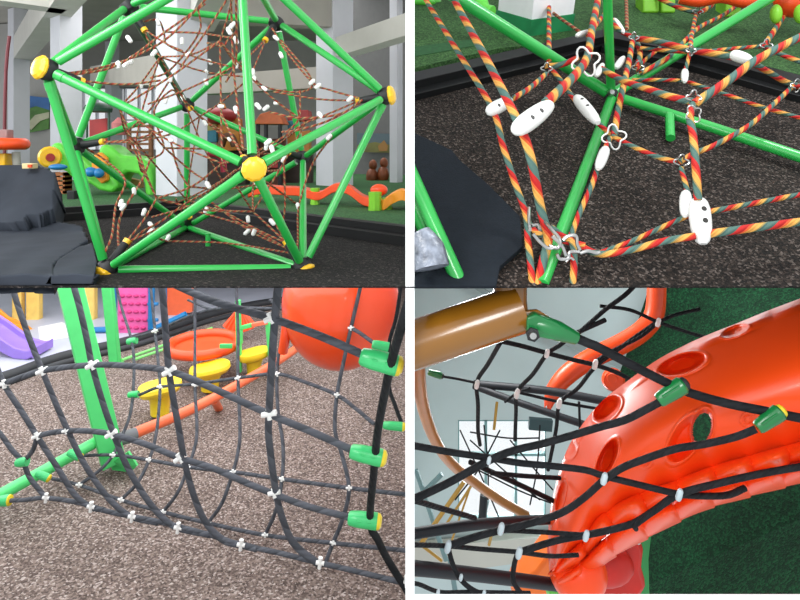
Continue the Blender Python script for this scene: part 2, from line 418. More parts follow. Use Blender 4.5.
# ropes traced from the photograph
for tr in ([(64, 74, 3.1), (90, 70, 3.3), (118, 63, 3.5), (140, 54, 3.6), (170, 36, 3.7), (207, -2, 3.8)],
           [(66, 76, 3.1), (118, 65, 3.4), (165, 32, 3.7), (205, 4, 3.9)],
           [(141, 22, 4), (158, 20, 4.05), (164, 33, 4.1), (168, 45, 4.1), (198, 58, 4.2), (228, 66, 4.1)],
           [(166, 32, 4.0), (198, 33, 4.0), (232, 38, 3.8)], [(198, 8, 4.0), (199, 33, 4.05), (170, 70, 4.2), (150, 78, 4.2)],
           [(231, -3, 3.4), (233, 60, 3.5), (238, 110, 3.5), (243, 150, 3.2)], [(236, -3, 3.4), (236, 60, 3.6), (226, 82, 3.7)],
           [(207, 43, 3.9), (222, 46, 3.9), (228, 40, 3.9), (236, 32, 3.9)],
           [(272, 28, 4.3), (284, 48, 4.2), (312, 82, 3.9), (330, 90, 3.8), (358, 98, 3.7)],
           [(281, 40, 4.2), (312, 80, 4.0), (300, 92, 4.1), (268, 88, 4.1), (254, 79, 4.0)],
           [(362, 100, 3.7), (340, 114, 3.6), (300, 118, 3.6), (270, 112, 3.6)], [(360, 103, 3.7), (330, 120, 3.6), (298, 130, 3.5), (282, 132, 3.6)],
           [(300, 90, 4.1), (299, 118, 4.0), (287, 132, 3.9)],
           [(105, 252, 3.4), (112, 235, 3.5), (116, 205, 3.7), (125, 180, 3.8), (105, 160, 4.0), (86, 148, 4.0)],
           [(120, 254, 3.4), (118, 236, 3.6), (121, 215, 3.7), (134, 193, 3.8), (143, 178, 3.9), (150, 160, 4.0)],
           [(116, 262, 3.4), (138, 235, 3.5), (160, 222, 3.6), (185, 204, 3.7), (210, 190, 3.6), (236, 170, 3.2)],
           [(119, 262, 3.4), (152, 238, 3.7), (168, 241, 3.9), (225, 243, 4.0), (285, 252, 3.7), (293, 254, 3.6)],
           [(294, 253, 3.6), (250, 228, 3.9), (206, 214, 4.1), (190, 210, 4.1)], [(292, 250, 3.6), (252, 232, 3.8), (215, 205, 3.9), (200, 196, 3.8)],
           [(297, 250, 3.6), (298, 235, 3.8), (299, 206, 4.1), (312, 165, 4.3), (332, 136, 4.0)],
           [(298, 205, 4.2), (272, 186, 3.9), (256, 176, 3.2)], [(284, 165, 4), (285, 205, 4), (283, 225, 4), (287, 245, 3.8)],
           [(280, 170, 4), (262, 176, 3.7), (272, 215, 3.7), (290, 250, 3.6)],
           [(245, 176, 3.2), (220, 190, 3.7), (190, 206, 4.0), (152, 217, 4.2)],
           [(152, 132, 4.0), (165, 148, 4.1), (190, 170, 4.2), (205, 180, 4.1)], [(165, 148, 4.1), (215, 149, 4.2)], [(150, 160, 4.0), (164, 148, 4.1), (154, 112, 4.2), (172, 90, 4.2), (180, 102, 4.6)]):
    rp([P(*q) for q in tr], .0068, 5)
ropes = ropes[-100:] if len(ropes) > 100 else ropes
for pts, w, sm in ropes: M().tube(pts, w, 6, smooth=sm).build('rope', candy_dim, dome)
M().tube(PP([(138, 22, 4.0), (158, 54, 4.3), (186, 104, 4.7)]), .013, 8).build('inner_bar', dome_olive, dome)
clips = [(118, 65, 3.4), (158, 22, 4), (154, 53, 3.6), (126, 64, 3.5), (232, 25, 3.45), (229, 31, 3.45), (236, 40, 3.6), (276, 38, 4.2), (281, 55, 4.1), (312, 82, 3.85), (318, 86, 3.8), (350, 99, 3.7), (205, 123, 4.3), (129, 39, 3.6),
         (121, 203, 3.6), (123, 207, 3.6), (144, 212, 3.7), (151, 225, 3.7), (151, 231, 3.7), (168, 238, 3.9), (208, 185, 3.5), (298, 206, 4.1), (247, 232, 3.8), (248, 219, 3.9), (254, 232, 3.7), (272, 222, 3.6), (329, 137, 4.0), (320, 115, 3.6),
         (268, 142, 3.4), (272, 149, 3.4), (258, 106, 3.6), (266, 108, 3.8), (254, 79, 3.9), (253, 72, 3.9), (284, 159, 3.8), (80, 78, 3.2), (183, 98, 4.2), (206, 82, 4.2), (210, 62, 4.2), (236, 110, 3.5), (166, 100, 4.1), (131, 60, 3.6), (182, 41, 4.0), (134, 191, 3.8)]
for (x, y, d) in clips:
    a = random.uniform(-.9, .9); dv = V((math.sin(a), random.uniform(-.3, .3), math.cos(a))); p = P(x, y, d)
    M().lathe(p-dv*.025, dv, [(0, .006), (.006, .0125), (.04, .014), (.05, .006)], 10).build('rope_clip', white_pl, dome)
for (i, p) in enumerate(list(mids.values())[:14]):
    dv = V((random.uniform(-1, 1), random.uniform(-.4, .4), random.uniform(-1, 1))).normalized()
    M().lathe(p-dv*.02, dv, [(0, .006), (.006, .011), (.034, .012), (.04, .006)], 10).build('rope_clip', white_pl, dome)
M().tube([G1(208, 246, .0), G1(208, 246)+V((0, 0, .09))], .018, 10).build('foot_post', green_tube, dome)

# --- black covers on the left
cover = mat('black_cover_fabric', (50, 55, 64), .85, noise=.15, nscale=5, spec=.25, bump=.25, bscale=9)
def drape(name, label, outline, d0, d1, th, lump=.03):
    """folded sheet: outline in pixels, lifted on a wavy surface"""
    xs = [p[0] for p in outline]; ys = [p[1] for p in outline]
    def inside(x, y):
        c = False; n = len(outline)
        for i in range(n):
            x1, y1 = outline[i]; x2, y2 = outline[i-1]
            if (y1 > y) != (y2 > y) and x < (x2-x1)*(y-y1)/(y2-y1)+x1: c = not c
        return c
    x0, x1, y0, y1 = min(xs), max(xs), min(ys), max(ys); nx, ny = 60, 50
    m_ = M(); idx = {}
    def vert(i, j):
        if (i, j) not in idx:
            x = x0+(x1-x0)*i/nx; y = y0+(y1-y0)*j/ny; t = (y-y0)/(y1-y0)
            d = d0+(d1-d0)*t+lump*.55*(math.sin(x*.10+y*.07)+.5*math.sin(x*.05-y*.16)+.35*abs(math.sin(x*.09-y*.05+1)))
            d = max(3.02, min(d, F*(0.6825-.05)/max(y-150, 12)-.02*(1+math.sin(x*.13+y*.2))))
            idx[(i, j)] = len(m_.v); m_.v.append(P(x, y, d))
        return idx[(i, j)]
    for i in range(nx):
        for j in range(ny):
            if inside(x0+(x1-x0)*(i+.5)/nx, y0+(y1-y0)*(j+.5)/ny): m_.face((vert(i, j), vert(i+1, j), vert(i+1, j+1), vert(i, j+1)))
    o = m_.build(name, cover, solid=th, sharp=3)
    return tag(o, label, 'cover')
drape('rubber_cover', 'dark grey folded cover heaped against the crates, upper piece at left of the hall', [(-60, 168), (15, 165), (42, 167), (55, 173), (53, 208), (40, 214), (26, 214), (24, 222), (-60, 224)], 5.2, 4.6, -.3)
drape('rubber_cover', 'dark grey crumpled cover spread flat in front, bottom left of the hall', [(-60, 222), (30, 220), (55, 221), (82, 226), (88, 240), (74, 250), (55, 262), (50, 286), (-60, 286)], 4.9, 3.5, -.1)
drape('rubber_cover', 'narrow dark grey strip of cover lying under the dome at its left foot', [(46, 284), (58, 260), (78, 247), (92, 243), (97, 262), (92, 284)], 4.15, 3.25, -.06, .015)

# --- playthings behind
def poly(name, m, pts, d, th, parent=None, bev=.01):
    return M().prism(PP(pts, d), (0, th, 0)).build(name, m, parent, sharp=.5, bev=bev)
t = thing('spinner_table', 'orange round spinner ring on a grey stem at the far left of the hall', 'play equipment', G1(8, 200))
c = P(2, 144, 5.5)
M().tube([c+V((math.cos(w*PI/10)*.17, math.sin(w*PI/10)*.17, 0)) for w in range(20)], .055, 12, closed=True).build('ring', orange_pl, t)
M().lathe(c-V((0, 0, .03)), (0, 0, 1), [(0, .15), (.03, .15)], 24).build('disc', orange_pl, t)
M().box(P(5, 135, 5.5), (.1, .1, .1)).build('box', mat('dusty_pink', (150, 120, 118), .7), t, bev=.01)
M().tube([P(16, 152, 5.5), P(18, 185, 5.5)], .035, 12).build('stem', mat('pale_grey_plastic', (150, 150, 140), .6), t)
M().box(P(2, 160, 5.5), (.14, .14, .12)).build('foot', yellow_pl, t, bev=.01)
tag(M().tube(PP([(9.5, 36, 9), (7.5, 52, 9), (6, 70, 9), (5, 100, 9), (4.5, 135, 9), (4.5, 195, 9)]), .024, 8).build('maroon_pole', mat('maroon_paint', (110, 34, 44), .5)),
    'thin crooked maroon pole standing at the far left edge of the hall', 'pole')
t = thing('juice_carton', 'small cream box standing on the turf behind the dark cover', 'box', P(30, 168, 5.1))
M().box(P(30, 166, 5.1), (.09, .08, .045)).build('body', mat('cream_card', (220, 200, 150), .7), t, bev=.005)
M().box(P(30, 166, 5.05), (.03, .02, .025)).build('label_patch', orange_pl, t)
t = thing('slatted_crate', 'orange brown slatted crate beside the dark cover under the green slide', 'crate', G1(62, 196))
wood = mat('orange_wood', (176, 104, 58), .7, noise=.2, nscale=12)
for k in range(5): M().box(P(61.5, 174+k*4.4, 9), (.21, .2, .045)).build('slat', wood, t)
for x in (55.5, 67.5): M().box(P(x, 184, 9), (.03, .2, .36)).build('post', wood, t)
tag(M().box(P(73, 196.5, 8.0), (.1, .12, .16)).build('dark_box', black_rub, bev=.01), 'small black box behind the left dome strut beside the crate', 'box')

lime2 = mat('bright_green_plastic', (96, 205, 66), .42, coat=.2, noise=.1)
t = thing('caterpillar_slide', 'bright green caterpillar shaped toddler slide with orange flower patches, behind the dome', 'slide', G1(100, 196))
poly('head', lime2, [(50, 145), (56, 142), (64, 146), (68, 156), (78, 152), (86, 160), (96, 172), (112, 176), (118, 186), (112, 193), (98, 190), (90, 184), (76, 182), (66, 172), (58, 168), (52, 160)], 8.7, .4, t, .04)
poly('body', lime2, [(99, 147), (104, 144), (112, 147), (120, 155), (132, 156), (144, 159), (150, 166), (152, 180), (153, 197), (145, 197), (144, 182), (138, 174), (126, 172), (119, 177), (117, 188), (108, 186), (100, 175), (97, 160)], 8.75, .45, t, .04)
M().lathe(P(49.5, 157, 8.6), (.75, -1, 0), [(0, .145), (.05, .155), (.08, .13)], 14).build('flower', yellow_pl, t)
M().lathe(P(50.4, 157.5, 8.52), (.75, -1, 0), [(0, .06), (.03, .055)], 12).build('flower_centre', red_pl, t)
poly('orange_patch', mat('amber_plastic', (240, 150, 40), .45), [(92, 156), (99, 152), (106, 158), (106, 172), (107, 180), (101, 184), (94, 176), (91, 165)], 8.6, .1, t, .02)
M().ball(P(91, 172, 8.5), (.09, .08, .07)).build('blue_bump', blue_pl, t); M().ball(P(99, 173, 8.5), (.07, .07, .07)).build('blue_bump', blue_pl, t)
M().ball(P(58, 167, 8.5), (.13, .08, .045)).build('blue_bump', blue_pl, t)
poly('mouth', mat('tan_plastic', (170, 130, 80), .5), [(120, 180), (130, 178), (141, 181), (142, 188), (119, 189)], 9.3, .1, t)
t = thing('play_canopy', 'dark green rounded canopy on red posts behind the left struts', 'playhouse', G1(98, 176))
M().lathe(P(98, 112, 9), (0, 0, 1), [(0, .19), (.05, .2), (.1, .17), (.14, .08)], 20).build('roof', mat('dark_green_plastic', (28, 66, 48), .5), t)
for x in (87, 109): M().tube([P(x, 112, 9), P(x, 172, 9)], .02, 8).build('post', mat('dark_green_plastic', (28, 66, 48), .5), t)
poly('red_panel', red_pl, [(89, 120), (107, 118), (107, 142), (89, 142)], 9.2, .1, t)
# far colourful houses between the columns
teal = mat('teal_plastic', (30, 110, 130), .45, noise=.15); och = mat('ochre_plastic', (190, 120, 40), .5, noise=.25, nscale=4)
t = thing('toy_house', 'play house with dark red shell roof and teal wall beside the widest white column', 'playhouse', G1(222, 172))
M().ball(P(219, 116, 11), (.32, .3, .16)).build('roof', red_pl, t)
M().lathe(P(223, 108, 10.9), (0, 0, 1), [(0, .06), (.08, .03)], 10).build('finial', mat('amber_plastic', (0, 0, 0)), t)
poly('teal_wall', teal, [(204, 131), (216, 130), (217, 142), (204, 143)], 10.9, .2, t)
poly('olive_wall', mat('olive_plastic', (140, 134, 60), .5, noise=.2), [(204, 119), (216, 119), (216, 131), (204, 131)], 10.95, .2, t)
poly('ochre_tower', och, [(217, 119), (238, 118), (240, 150), (216, 152)], 11.0, .3, t)
M().tube(PP([(221, 146, 10.7), (224, 138, 10.7), (231, 137, 10.7), (235, 146, 10.7)]), .07, 10, smooth=4).build('arch', mat('brown_plastic', (96, 60, 34), .5), t)
M().tube(PP([(200, 158, 9.4), (212, 154, 9.4), (222, 158, 9.4), (224, 172, 9.4)]), .05, 10, smooth=4).build('red_rail', mat('crimson_plastic', (170, 30, 60), .45), t)
poly('base', mat('mixed_dark', (60, 44, 40), .7, noise=.4, nscale=6), [(200, 150), (246, 150), (246, 186), (200, 186)], 11.3, .3, t)
t = thing('toy_house', 'play house with an orange peaked roof on dark posts behind the front dome strut', 'playhouse', G1(268, 172))
poly('roof', mat('burnt_orange_plastic', (186, 92, 44), .5, noise=.15), [(253, 124), (260, 114), (270, 111), (280, 116), (284, 124)], 11, .5, t)
for x in (258, 266, 280): M().tube([P(x, 123, 11.1), P(x, 186.5, 11.1)], .04, 8).build('post', black_rub, t)
poly('wall', mat('mixed_brown', (92, 52, 40), .7, noise=.4, nscale=5), [(256, 140), (284, 138), (284, 186), (256, 186)], 11.3, .2, t)
poly('red_panel', red_pl, [(262, 158), (278, 156), (278, 168), (262, 168)], 11.1, .1, t)
t = thing('toy_house', 'small play house with flat red top just left of the right hand white column', 'playhouse', G1(300, 172))
poly('roof', red_pl, [(287, 118), (292, 110), (308, 110), (310, 120), (288, 122)], 11.8, .4, t)
poly('teal_wall', teal, [(287, 121), (297, 120), (297, 131), (288, 132)], 11.7, .2, t)
poly('ochre_wall', och, [(287, 134), (310, 130), (310, 152), (288, 154)], 11.8, .2, t)
poly('base', mat('mixed_dark', (60, 44, 40)), [(284, 150), (312, 148), (312, 184), (284, 184)], 11.9, .2, t)
t = thing('ladder_tower', 'brown slatted play tower standing before the bright window', 'play equipment', G1(140, 172))
for k in range(7): M().box(P(140, 126+k*6, 10), (.36, .1, .04)).build('rung', mat('brown_timber', (120, 80, 50), .7, noise=.2), t)
for x in (129, 151): M().box(P(x, 157, 10), (.05, .08, 1.12)).build('post', mat('brown_timber', (120, 80, 50)), t)
M().lathe(P(120, 135, 10.3), (0, 0, 1), [(0, .12), (.2, .14), (.3, .04)], 12).build('pink_drum', mat('rose_plastic', (190, 110, 110), .5), t)
for i, (x, y, lab) in enumerate(((372, 172, 'orange brown animal rider toy, leftmost of the row against the dark right wall'), (383, 170, 'orange brown animal rider toy in the middle of the row by the dark wall'), (396, 173, 'orange brown animal rider toy nearest the partition in the row by the dark wall'))):
    t = thing('animal_rider', lab, 'ride-on toy', G1(x, 190), 'animal riders by the dark wall')
    mm_ = mat('rust_plastic', (128, 66, 34), .5, noise=.2)
    M().ball(P(x, y+5, 13), (.13, .2, .2)).build('body', mm_, t); M().ball(P(x+1, y-7, 13), (.09, .1, .12)).build('head', mm_, t)
    for s in (-1, 1): M().tube([P(x+s*3, y+10, 13), P(x+s*3, 188, 13)], .04, 8).build('leg', mm_, t)

# wave beams with lime feet
def ribbon(pts, w, th, m, name, parent, dyn=None):
    """flat wavy plank through world points, width w along depth"""
    m_ = M(); q = []
    n = len(pts)
    for i in range(n-1):
        a = pts[max(i-1, 0)]; b = pts[i]; c_ = pts[i+1]; d = pts[min(i+2, n-1)]
        for k in range(8):
            tt = k/8; q.append(.5*((2*b)+(c_-a)*tt+(2*a-5*b+4*c_-d)*tt*tt+(3*b-a-3*c_+d)*tt**3))
    q.append(pts[-1])
    for p in q: m_.v += [p, p+V((0, w, 0)), p+V((0, w, -th)), p+V((0, 0, -th))]
    for i in range(len(q)-1):
        for k in range(4): m_.face((i*4+k, i*4+(k+1) % 4, (i+1)*4+(k+1) % 4, (i+1)*4+k))
    m_.face((0, 1, 2, 3)); e = (len(q)-1)*4; m_.face((e+3, e+2, e+1, e))
    return m_.build(name, m, parent, sharp=.6, bev=.01)
def foot(px, py, h, w, parent):
    d = gd1(py)
    M().lathe(P(px, py, d), (0, 0, 1), [(0, w/2/F*d), (.02, w/2/F*d), (h/F*d*.5, w/2.3/F*d), (h/F*d, w/2.1/F*d)], 8).build('foot', lime_pl, parent)
t = thing('wave_beam', 'long orange balance beam running in waves across the turf behind the dome', 'balance beam', G1(300, 210))
ribbon([P(248, 189, 7.4), P(262, 186, 7.4), P(280, 187, 7.3), P(300, 188, 7.2), P(318, 192, 7.1), P(334, 184, 7.0), P(348, 186, 6.9), P(362, 196, 6.8), P(374, 199, 6.7)], .3, .1, orange_pl, 'plank', t)
M().ball(P(379, 190, 6.9), (.1, .08, .07)).build('hump', orange_pl, t)
foot(315, 207, 19, 10, t); foot(255, 199, 14, 8, t)
t = thing('wave_beam', 'short yellow wavy balance beam at the partition on the right of the hall turf', 'balance beam', G1(395, 212))
ribbon([P(372, 199, 6.6), P(383, 200, 6.5), P(392, 194, 6.5), P(402, 190, 6.4), P(412, 194, 6.4)], .3, .11, mat('amber_plastic', (0, 0, 0)), 'plank', t)
foot(375, 213, 21, 14, t); foot(387, 212, 14, 11, t)

# ============================================================ ROOM 2 : close view of the net from above
CELL[0] = 2
rubber2 = grain_mat('rubber_shred_pit', [(0, (12, 9, 8)), (.45, (32, 26, 22)), (.8, (56, 46, 40)), (1, (104, 94, 88))], 85, 1.0, big=.15, dist=.006)
turf2 = grain_mat('turf_muted_green', [(0, (38, 68, 34)), (.5, (52, 86, 46)), (1, (76, 116, 64))], 75, .5, big=.15)  # muted yellowish green, slightly varied over the surface
def plank2(pts, lift, th, name, m, parent=None, st=False):
    top = [G2(x, y, lift) for x, y in pts]
    mm_ = M().prism(top, -N2*th)
    return struct(name, mm_, m) if st else mm_.build(name, m, parent, bev=.004)
struct('floor_pit', M().prism([G2(300, 286.4), G2(1400, 286.4), G2(1400, -160), G2(200, -160)], V((0, .6, -.75))*.2), rubber2)
plank2([(300, 98), (415, 68), (500, 48), (545, 44), (604, 29), (604, -150), (200, -150)], .05, .05, 'floor_turf', turf2, st=True)
plank2([(603, 29), (683, 44), (800, 75), (1000, 128), (1100, -150), (603, -150)], .05, .05, 'floor_turf', turf2, st=True)
plank2([(405, 48), (480, 38), (484, 44), (405, 58)], .056, .006, 'trim_turf', mat('turf_dark_band', (36, 84, 44), .9, noise=.2, nscale=30), st=True)
cb = thing('pit_curb', 'black rubber curb bordering the brown shredded pit, upper right view', 'curb', G2(604, 40))
curb_m = mat('curb_rubber', (9, 10, 12), .55, noise=.2, spec=.35)
plank2([(300, 98), (604, 29), (606, 36), (300, 108)], .13, .13, 'curb_strip', curb_m, cb)
plank2([(300, 110), (540, 52), (604, 38), (606, 44), (540, 64), (300, 122)], .06, .06, 'curb_strip', curb_m, cb)
plank2([(602, 29), (683, 44), (1000, 128), (1000, 138), (683, 51), (602, 36)], .13, .13, 'curb_strip', curb_m, cb)
plank2([(602, 39), (683, 54), (1000, 140), (1000, 152), (683, 63), (602, 47)], .06, .06, 'curb_strip', curb_m, cb)
mt = plank2([(380, 135), (415, 133), (452, 150), (460, 160), (488, 184), (520, 216), (523, 246), (500, 266), (496, 286), (380, 286)], .04, .035, 'rubber_mat', mat('rubber_mat_slate', (19, 26, 34), .85, spec=.25, noise=.15, nscale=30, bump=.3, bscale=120))
tag(mt, 'dark slate rubber mat lying on the shredded pit, upper right view', 'mat')
# white column with green foot
c0 = G2(530, 31); w_ = 60/F*c0.y
t = M()
pl = [G2(497, 26, .05), G2(530, 36, .05), G2(571, 30, .05), G2(540, 19, .05)]
struct('trim_20', t.prism([p+N2*.16 for p in pl], N2*2.2), mat('white_column_gloss', (250, 250, 252), .5, noise=.03))
t = M(); 
pc = sum(pl, V((0, 0, 0)))/4
struct('baseboard_20', M().prism([pc+(p-pc)*1.05 for p in pl], N2*.17), mat('green_foot_band', (34, 140, 84), .6, noise=.1))

t2 = thing('tube_frame', 'bright green steel tube frame meeting at a black node on the brown shredded pit', 'climbing frame', G2(611, 98))
def tb(pts, w, name='tube', parent=t2, m=green_tube, sm=0):
    q = [P(*p) for p in pts]; dm = sum(p[2] for p in pts)/len(pts)
    return M().tube(q, wpx(w, dm), 16, smooth=sm).build(name, m, parent)
hub = (611, 95, 4.78)
tb([(436, -16, 4.3), (611, 95, 4.78)], 12.5); tb([hub, (720, 130, 4.22), (815, 162, 3.88)], 10.5); tb([hub, (790, -14, 5.6)], 10)
tb([(607, -12, 4.2), (611, 92, 4.76)], 9); tb([(612, 97, 4.76), (542, 285, 3.03)], 11.5)
tb([(669.5, 115, 4.40), (670.5, 138, 4.22)], 9, 'foot_post')
tb([(386, 118, 3.2), (461, 286, 3.02)], 15); tb([(395, 160, 3.3), (434, 262, 3.1)], 10)
M().ball(P(611, 95, 4.76), .06).build('node', black_rub, t2)
M().lathe(P(611, 93, 4.70), (0, -1, .2), [(0, .03), (.03, .02)], 10).build('node_bolt', steel, t2)
wr = M().tube(PP([(420, 232, 2.98), (428, 249, 2.95), (432, 268, 2.92)]), .075, 14, smooth=5, rad=[.052, .082, .088]).build('wrapped_sleeve', mat('grey_film_wrap', (120, 126, 138), .3, noise=.6, nscale=18, bump=.8, bscale=30), t2)

net = thing('rope_net', 'red yellow and teal striped rope net with white T joints over the brown pit', 'climbing net', G2(600, 200))
RR = .0215
def k2(px, py, k): return (px, py, max(g2(px, py)*k, 3.02 if (py > 225 or px < 440) else 2.6))
def rope2(pts, w, m=candy, name='rope', sm=6):
    q = [k2(*p) for p in pts]; dm = sum(p[2] for p in q)/len(q)
    return M().tube([P(*p) for p in q], wpx(w, dm), 12, smooth=sm).build(name, m, net)
NK = .93
rope2([(420, -12, .62), (426, 0, .63), (460, 55, .68), (492, 108, .74), (503, 146, .8), (515, 183, .87), (526, 215, .93), (528, 240, .96), (531, 268, .985), (533, 292, .99)], 6)
rope2([(449, -14, .58), (457, 5, .6), (488, 62, .65), (517, 120, .7), (530, 155, .75), (541, 210, .88), (548, 238, .94), (543, 262, .98), (536, 290, .99)], 8.3)
rope2([(514, 98, .74), (530, 88, .77), (546, 74, .8)], 5.5)
rope2([(545, 104, .7), (558, 92, .72), (578, 72, .76), (588, 55, .78), (592, 30, .78), (600, -10, .78)], 8.3)
rope2([(549, -12, .85), (549, 30, .84), (549, 62, .82)], 4.6)
rope2([(545, 66, .82), (560, 65, .81), (578, 58, .79)], 6)
rope2([(549, 66, .82), (562, 82, .84), (578, 104, .86), (597, 122, .88), (613, 137, .9)], 4.8)
rope2([(528, -10, .9), (552, 12, .88), (583, 34, .86)], 3, candy_dim)
rope2([(603, -8, .84), (607, 10, .84), (617, 28, .85), (633, 38, .86), (640, 52, .88), (637, 68, .9)], 5)
rope2([(607, 10, .84), (600, 20, .84), (588, 36, .82)], 4)
rope2([(646, -8, .9), (662, 0, .9), (680, 8, .9), (697, 12, .9), (708, 8, .9), (722, -6, .9)], 4.5)
rope2([(696, 14, .9), (692, 34, .86), (690, 50, .83)], 4.2)
rope2([(752, -6, .9), (725, 14, .89), (700, 27, .87), (684, 42, .86), (668, 58, .88), (641, 73, .9)], 4.4)
rope2([(633, 38, .84), (660, 42, .82), (690, 50, .81), (710, 53, .8), (733, 57, .79)], 6.8)
rope2([(640, 48, .86), (690, 52, .85), (740, 48, .87), (766, 46, .88)], 4)
rope2([(764, 46, .88), (776, 28, .87), (800, -10, .85)], 5)
rope2([(766, 47, .88), (790, 58, .87), (830, 72, .86)], 5)
rope2([(690, 52, .81), (687, 64, .84), (685, 72, .86)], 4)
rope2([(694, 104, .72), (712, 92, .71), (732, 78, .7), (752, 63, .69), (775, 50, .68), (830, 22, .66)], 8.3)
rope2([(694, 102, .72), (672, 97, .74), (645, 88, .77), (622, 80, .8), (600, 68, .82)], 7)
rope2([(752, 62, .72), (770, 73, .78), (794, 85, .84), (830, 88, .84)], 6)
rope2([(793, 86, .84), (775, 103, .84), (750, 125, .85), (715, 145, .86), (695, 153, .87), (680, 162, .88)], 5.2)
rope2([(632, 80, .9), (660, 80, .88), (684, 81, .88), (700, 86, .88), (725, 94, .88), (750, 103, .88), (772, 110, .88), (830, 126, .88)], 4)
rope2([(633, 38, .84), (629, 62, .84), (623, 88, .84), (618, 112, .86), (614, 136, .88)], 6)
rope2([(636, 70, .9), (645, 60, .9), (660, 48, .88)], 4)
rope2([(626, -8, .9), (627, 30, .87)], 3.5, candy_dim)
rope2([(693, 102, .72), (690, 118, .73), (693, 135, .745), (696, 170, .79), (698, 200, .84)], 7.6)
rope2([(708, 234, .9), (730, 231, .9), (760, 227, .9), (830, 218, .9)], 8.2)
rope2([(695, 236, .9), (665, 241, .92), (630, 250, .95), (600, 254, .96), (580, 246, .965)], 7)
rope2([(708, 212, .92), (740, 206, .92), (830, 189, .92)], 5.4)
rope2([(692, 214, .92), (665, 226, .94), (630, 242, .96), (600, 253, .97)], 5.2)
rope2([(676, 162, .88), (655, 156, .88), (630, 145, .88), (612, 136, .88)], 5.2)
rope2([(681, 168, .88), (685, 182, .89), (688, 195, .9)], 5)
rope2([(610, 138, .88), (601, 158, .89), (592, 185, .91), (580, 212, .94), (571, 236, .96)], 5.5)
rope2([(552, 228, .95), (562, 236, .95), (572, 242, .95), (574, 262, .97), (572, 292, .985)], 7)
rope2([(545, 240, .95), (552, 236, .96), (562, 240, .96), (585, 246, .96)], 7)
rope2([(528, 222, .94), (536, 232, .95), (550, 238, .95)], 6)
# white joints
def joint(a, b, r0, k, holes=True, name='rope_joint'):
    A = P(*k2(a[0], a[1], k)); B = P(*k2(b[0], b[1], k)); dv = B-A; Lh = dv.length; r = wpx(r0, (A.y+B.y)/2)
    j = M().lathe(A, dv, [(0, r*.3), (.03*Lh, r*.6), (.1*Lh, r*.82), (.25*Lh, r*.98), (.45*Lh, r), (.65*Lh, r*.95), (.82*Lh, r*.82), (.94*Lh, r*.62), (Lh, r*.35)], 24).build(name, white_pl, net)
    if holes:
        out = V((0, -1, .15)).normalized(); u = dv.normalized(); out = (out-u*out.dot(u)).normalized()
        for f_ in (.3, .55): M().lathe(A+dv*f_+out*(r*.93), out, [(0, r*.28), (r*.12, r*.2)], 10).build('screw', mat('dark_screw', (70, 68, 66), .5, metal=.6), j)
joint((515, 131), (551, 104), 20, .68); joint((488, 112), (511, 100), 14, .735); joint((576, 97), (598, 123), 13, .84)
joint((731, 54), (752, 61), 12, .78, False); joint((685, 70), (684.5, 82), 7.5, .86, False); joint((614, 19), (624, 33), 6, .85, False); joint((616, 68), (624, 57), 7, .86, False)
joint((698, 198), (703, 244), 21, .85); joint((686, 192), (685, 216), 12, .9, False); joint((606, 148), (598, 169), 11, .88, False); joint((576, 36), (590, 31), 6, .83, False); joint((596, 76), (603, 64), 7, .82, False)
# quatrefoil metal rings
def ring(px, py, k, rpx, wp, m=steel, tilt=0., name='link_ring'):
    c_ = P(*k2(px, py, k)); R_ = rpx/F*c_.y; pts = []
    for i in range(32):
        w = 2*PI*i/32+tilt; rr_ = R_*(1+.28*math.cos(4*(w-tilt)))
        pts.append(c_+V((math.cos(w)*rr_, -.02+.01*math.sin(3*w), math.sin(w)*rr_)))
    M().tube(pts, wpx(wp, c_.y), 8, closed=True).build(name, m, net)
ring(585, 62, .76, 12, 2.2, white_pl, .4); ring(613, 137, .87, 10, 1.8, white_pl, .2)
ring(546, 69, .81, 4.5, 1.6); ring(692, 98, .71, 6, 1.8); ring(692, 114, .72, 7, 1.8, steel, .5); ring(680, 162, .87, 6, 1.8); ring(697, 12, .89, 4, 1.3); ring(765, 46, .87, 5, 1.5); ring(795, 86, .83, 5, 1.5)
ring(633, 38, .83, 4, 1.4); ring(637, 68, .89, 5, 1.3); ring(690, 51, .8, 4, 1.4)
# shackle chain at the bottom node
def shackle(pts, w=3.6, k=.9):
    M().tube([P(*k2(x, y, k)) for x, y in pts], wpx(w, 3.02), 8, smooth=5).build('shackle', steel, net)
shackle([(529, 208), (529, 218), (530, 230)]); shackle([(532, 226), (538, 225), (540, 230)]); shackle([(545, 222), (552, 230), (560, 240), (558, 248), (549, 246)])
shackle([(533, 234), (540, 242), (548, 248), (556, 247)]); shackle([(563, 240), (568, 236), (576, 236), (577, 244), (580, 250)]); shackle([(557, 254), (560, 259), (568, 258), (570, 252), (580, 252)])
shackle([(580, 253), (588, 251), (596, 253), (600, 252)]); shackle([(552, 236), (562, 246), (566, 256)]); shackle([(566, 262), (570, 258), (574, 260)], 2.4)
# background toys beyond the curb
def block2(px, py, w, h, m, t):
    d = g2(px, py)
    M().box(P(px, py-h/2, d), (w/F*d, .25, h/F*d)).build('block', m, t, bev=.02)
t = thing('block_pair', 'pair of lime green blocks on the turf at the top edge, upper right view', 'play block', G2(655, 15, .05)); block2(647, 15, 16, 20, lime_pl, t); block2(664, 15, 14, 17, lime_pl, t)
t = thing('block_stack', 'lime green bumpy foot block under the orange beam at the top, upper right view', 'play block', G2(728, 19, .05)); block2(728, 19, 15, 26, lime_pl, t)
t = thing('lime_leaf_toy', 'bright lime leafy toy at the top left corner of the upper right view', 'toy', G2(425, 10, .05))
M().ball(P(424, 3, g2(424, 8)), (.14, .1, .055)).build('leaf', lime2, t); M().ball(P(436, 3, g2(436, 5)), (.07, .08, .05)).build('leaf', lime2, t)
t = thing('lime_leg_toy', 'bright lime toy leg between the striped rope and the green tube, upper right view', 'toy', G2(488, 13, .05))
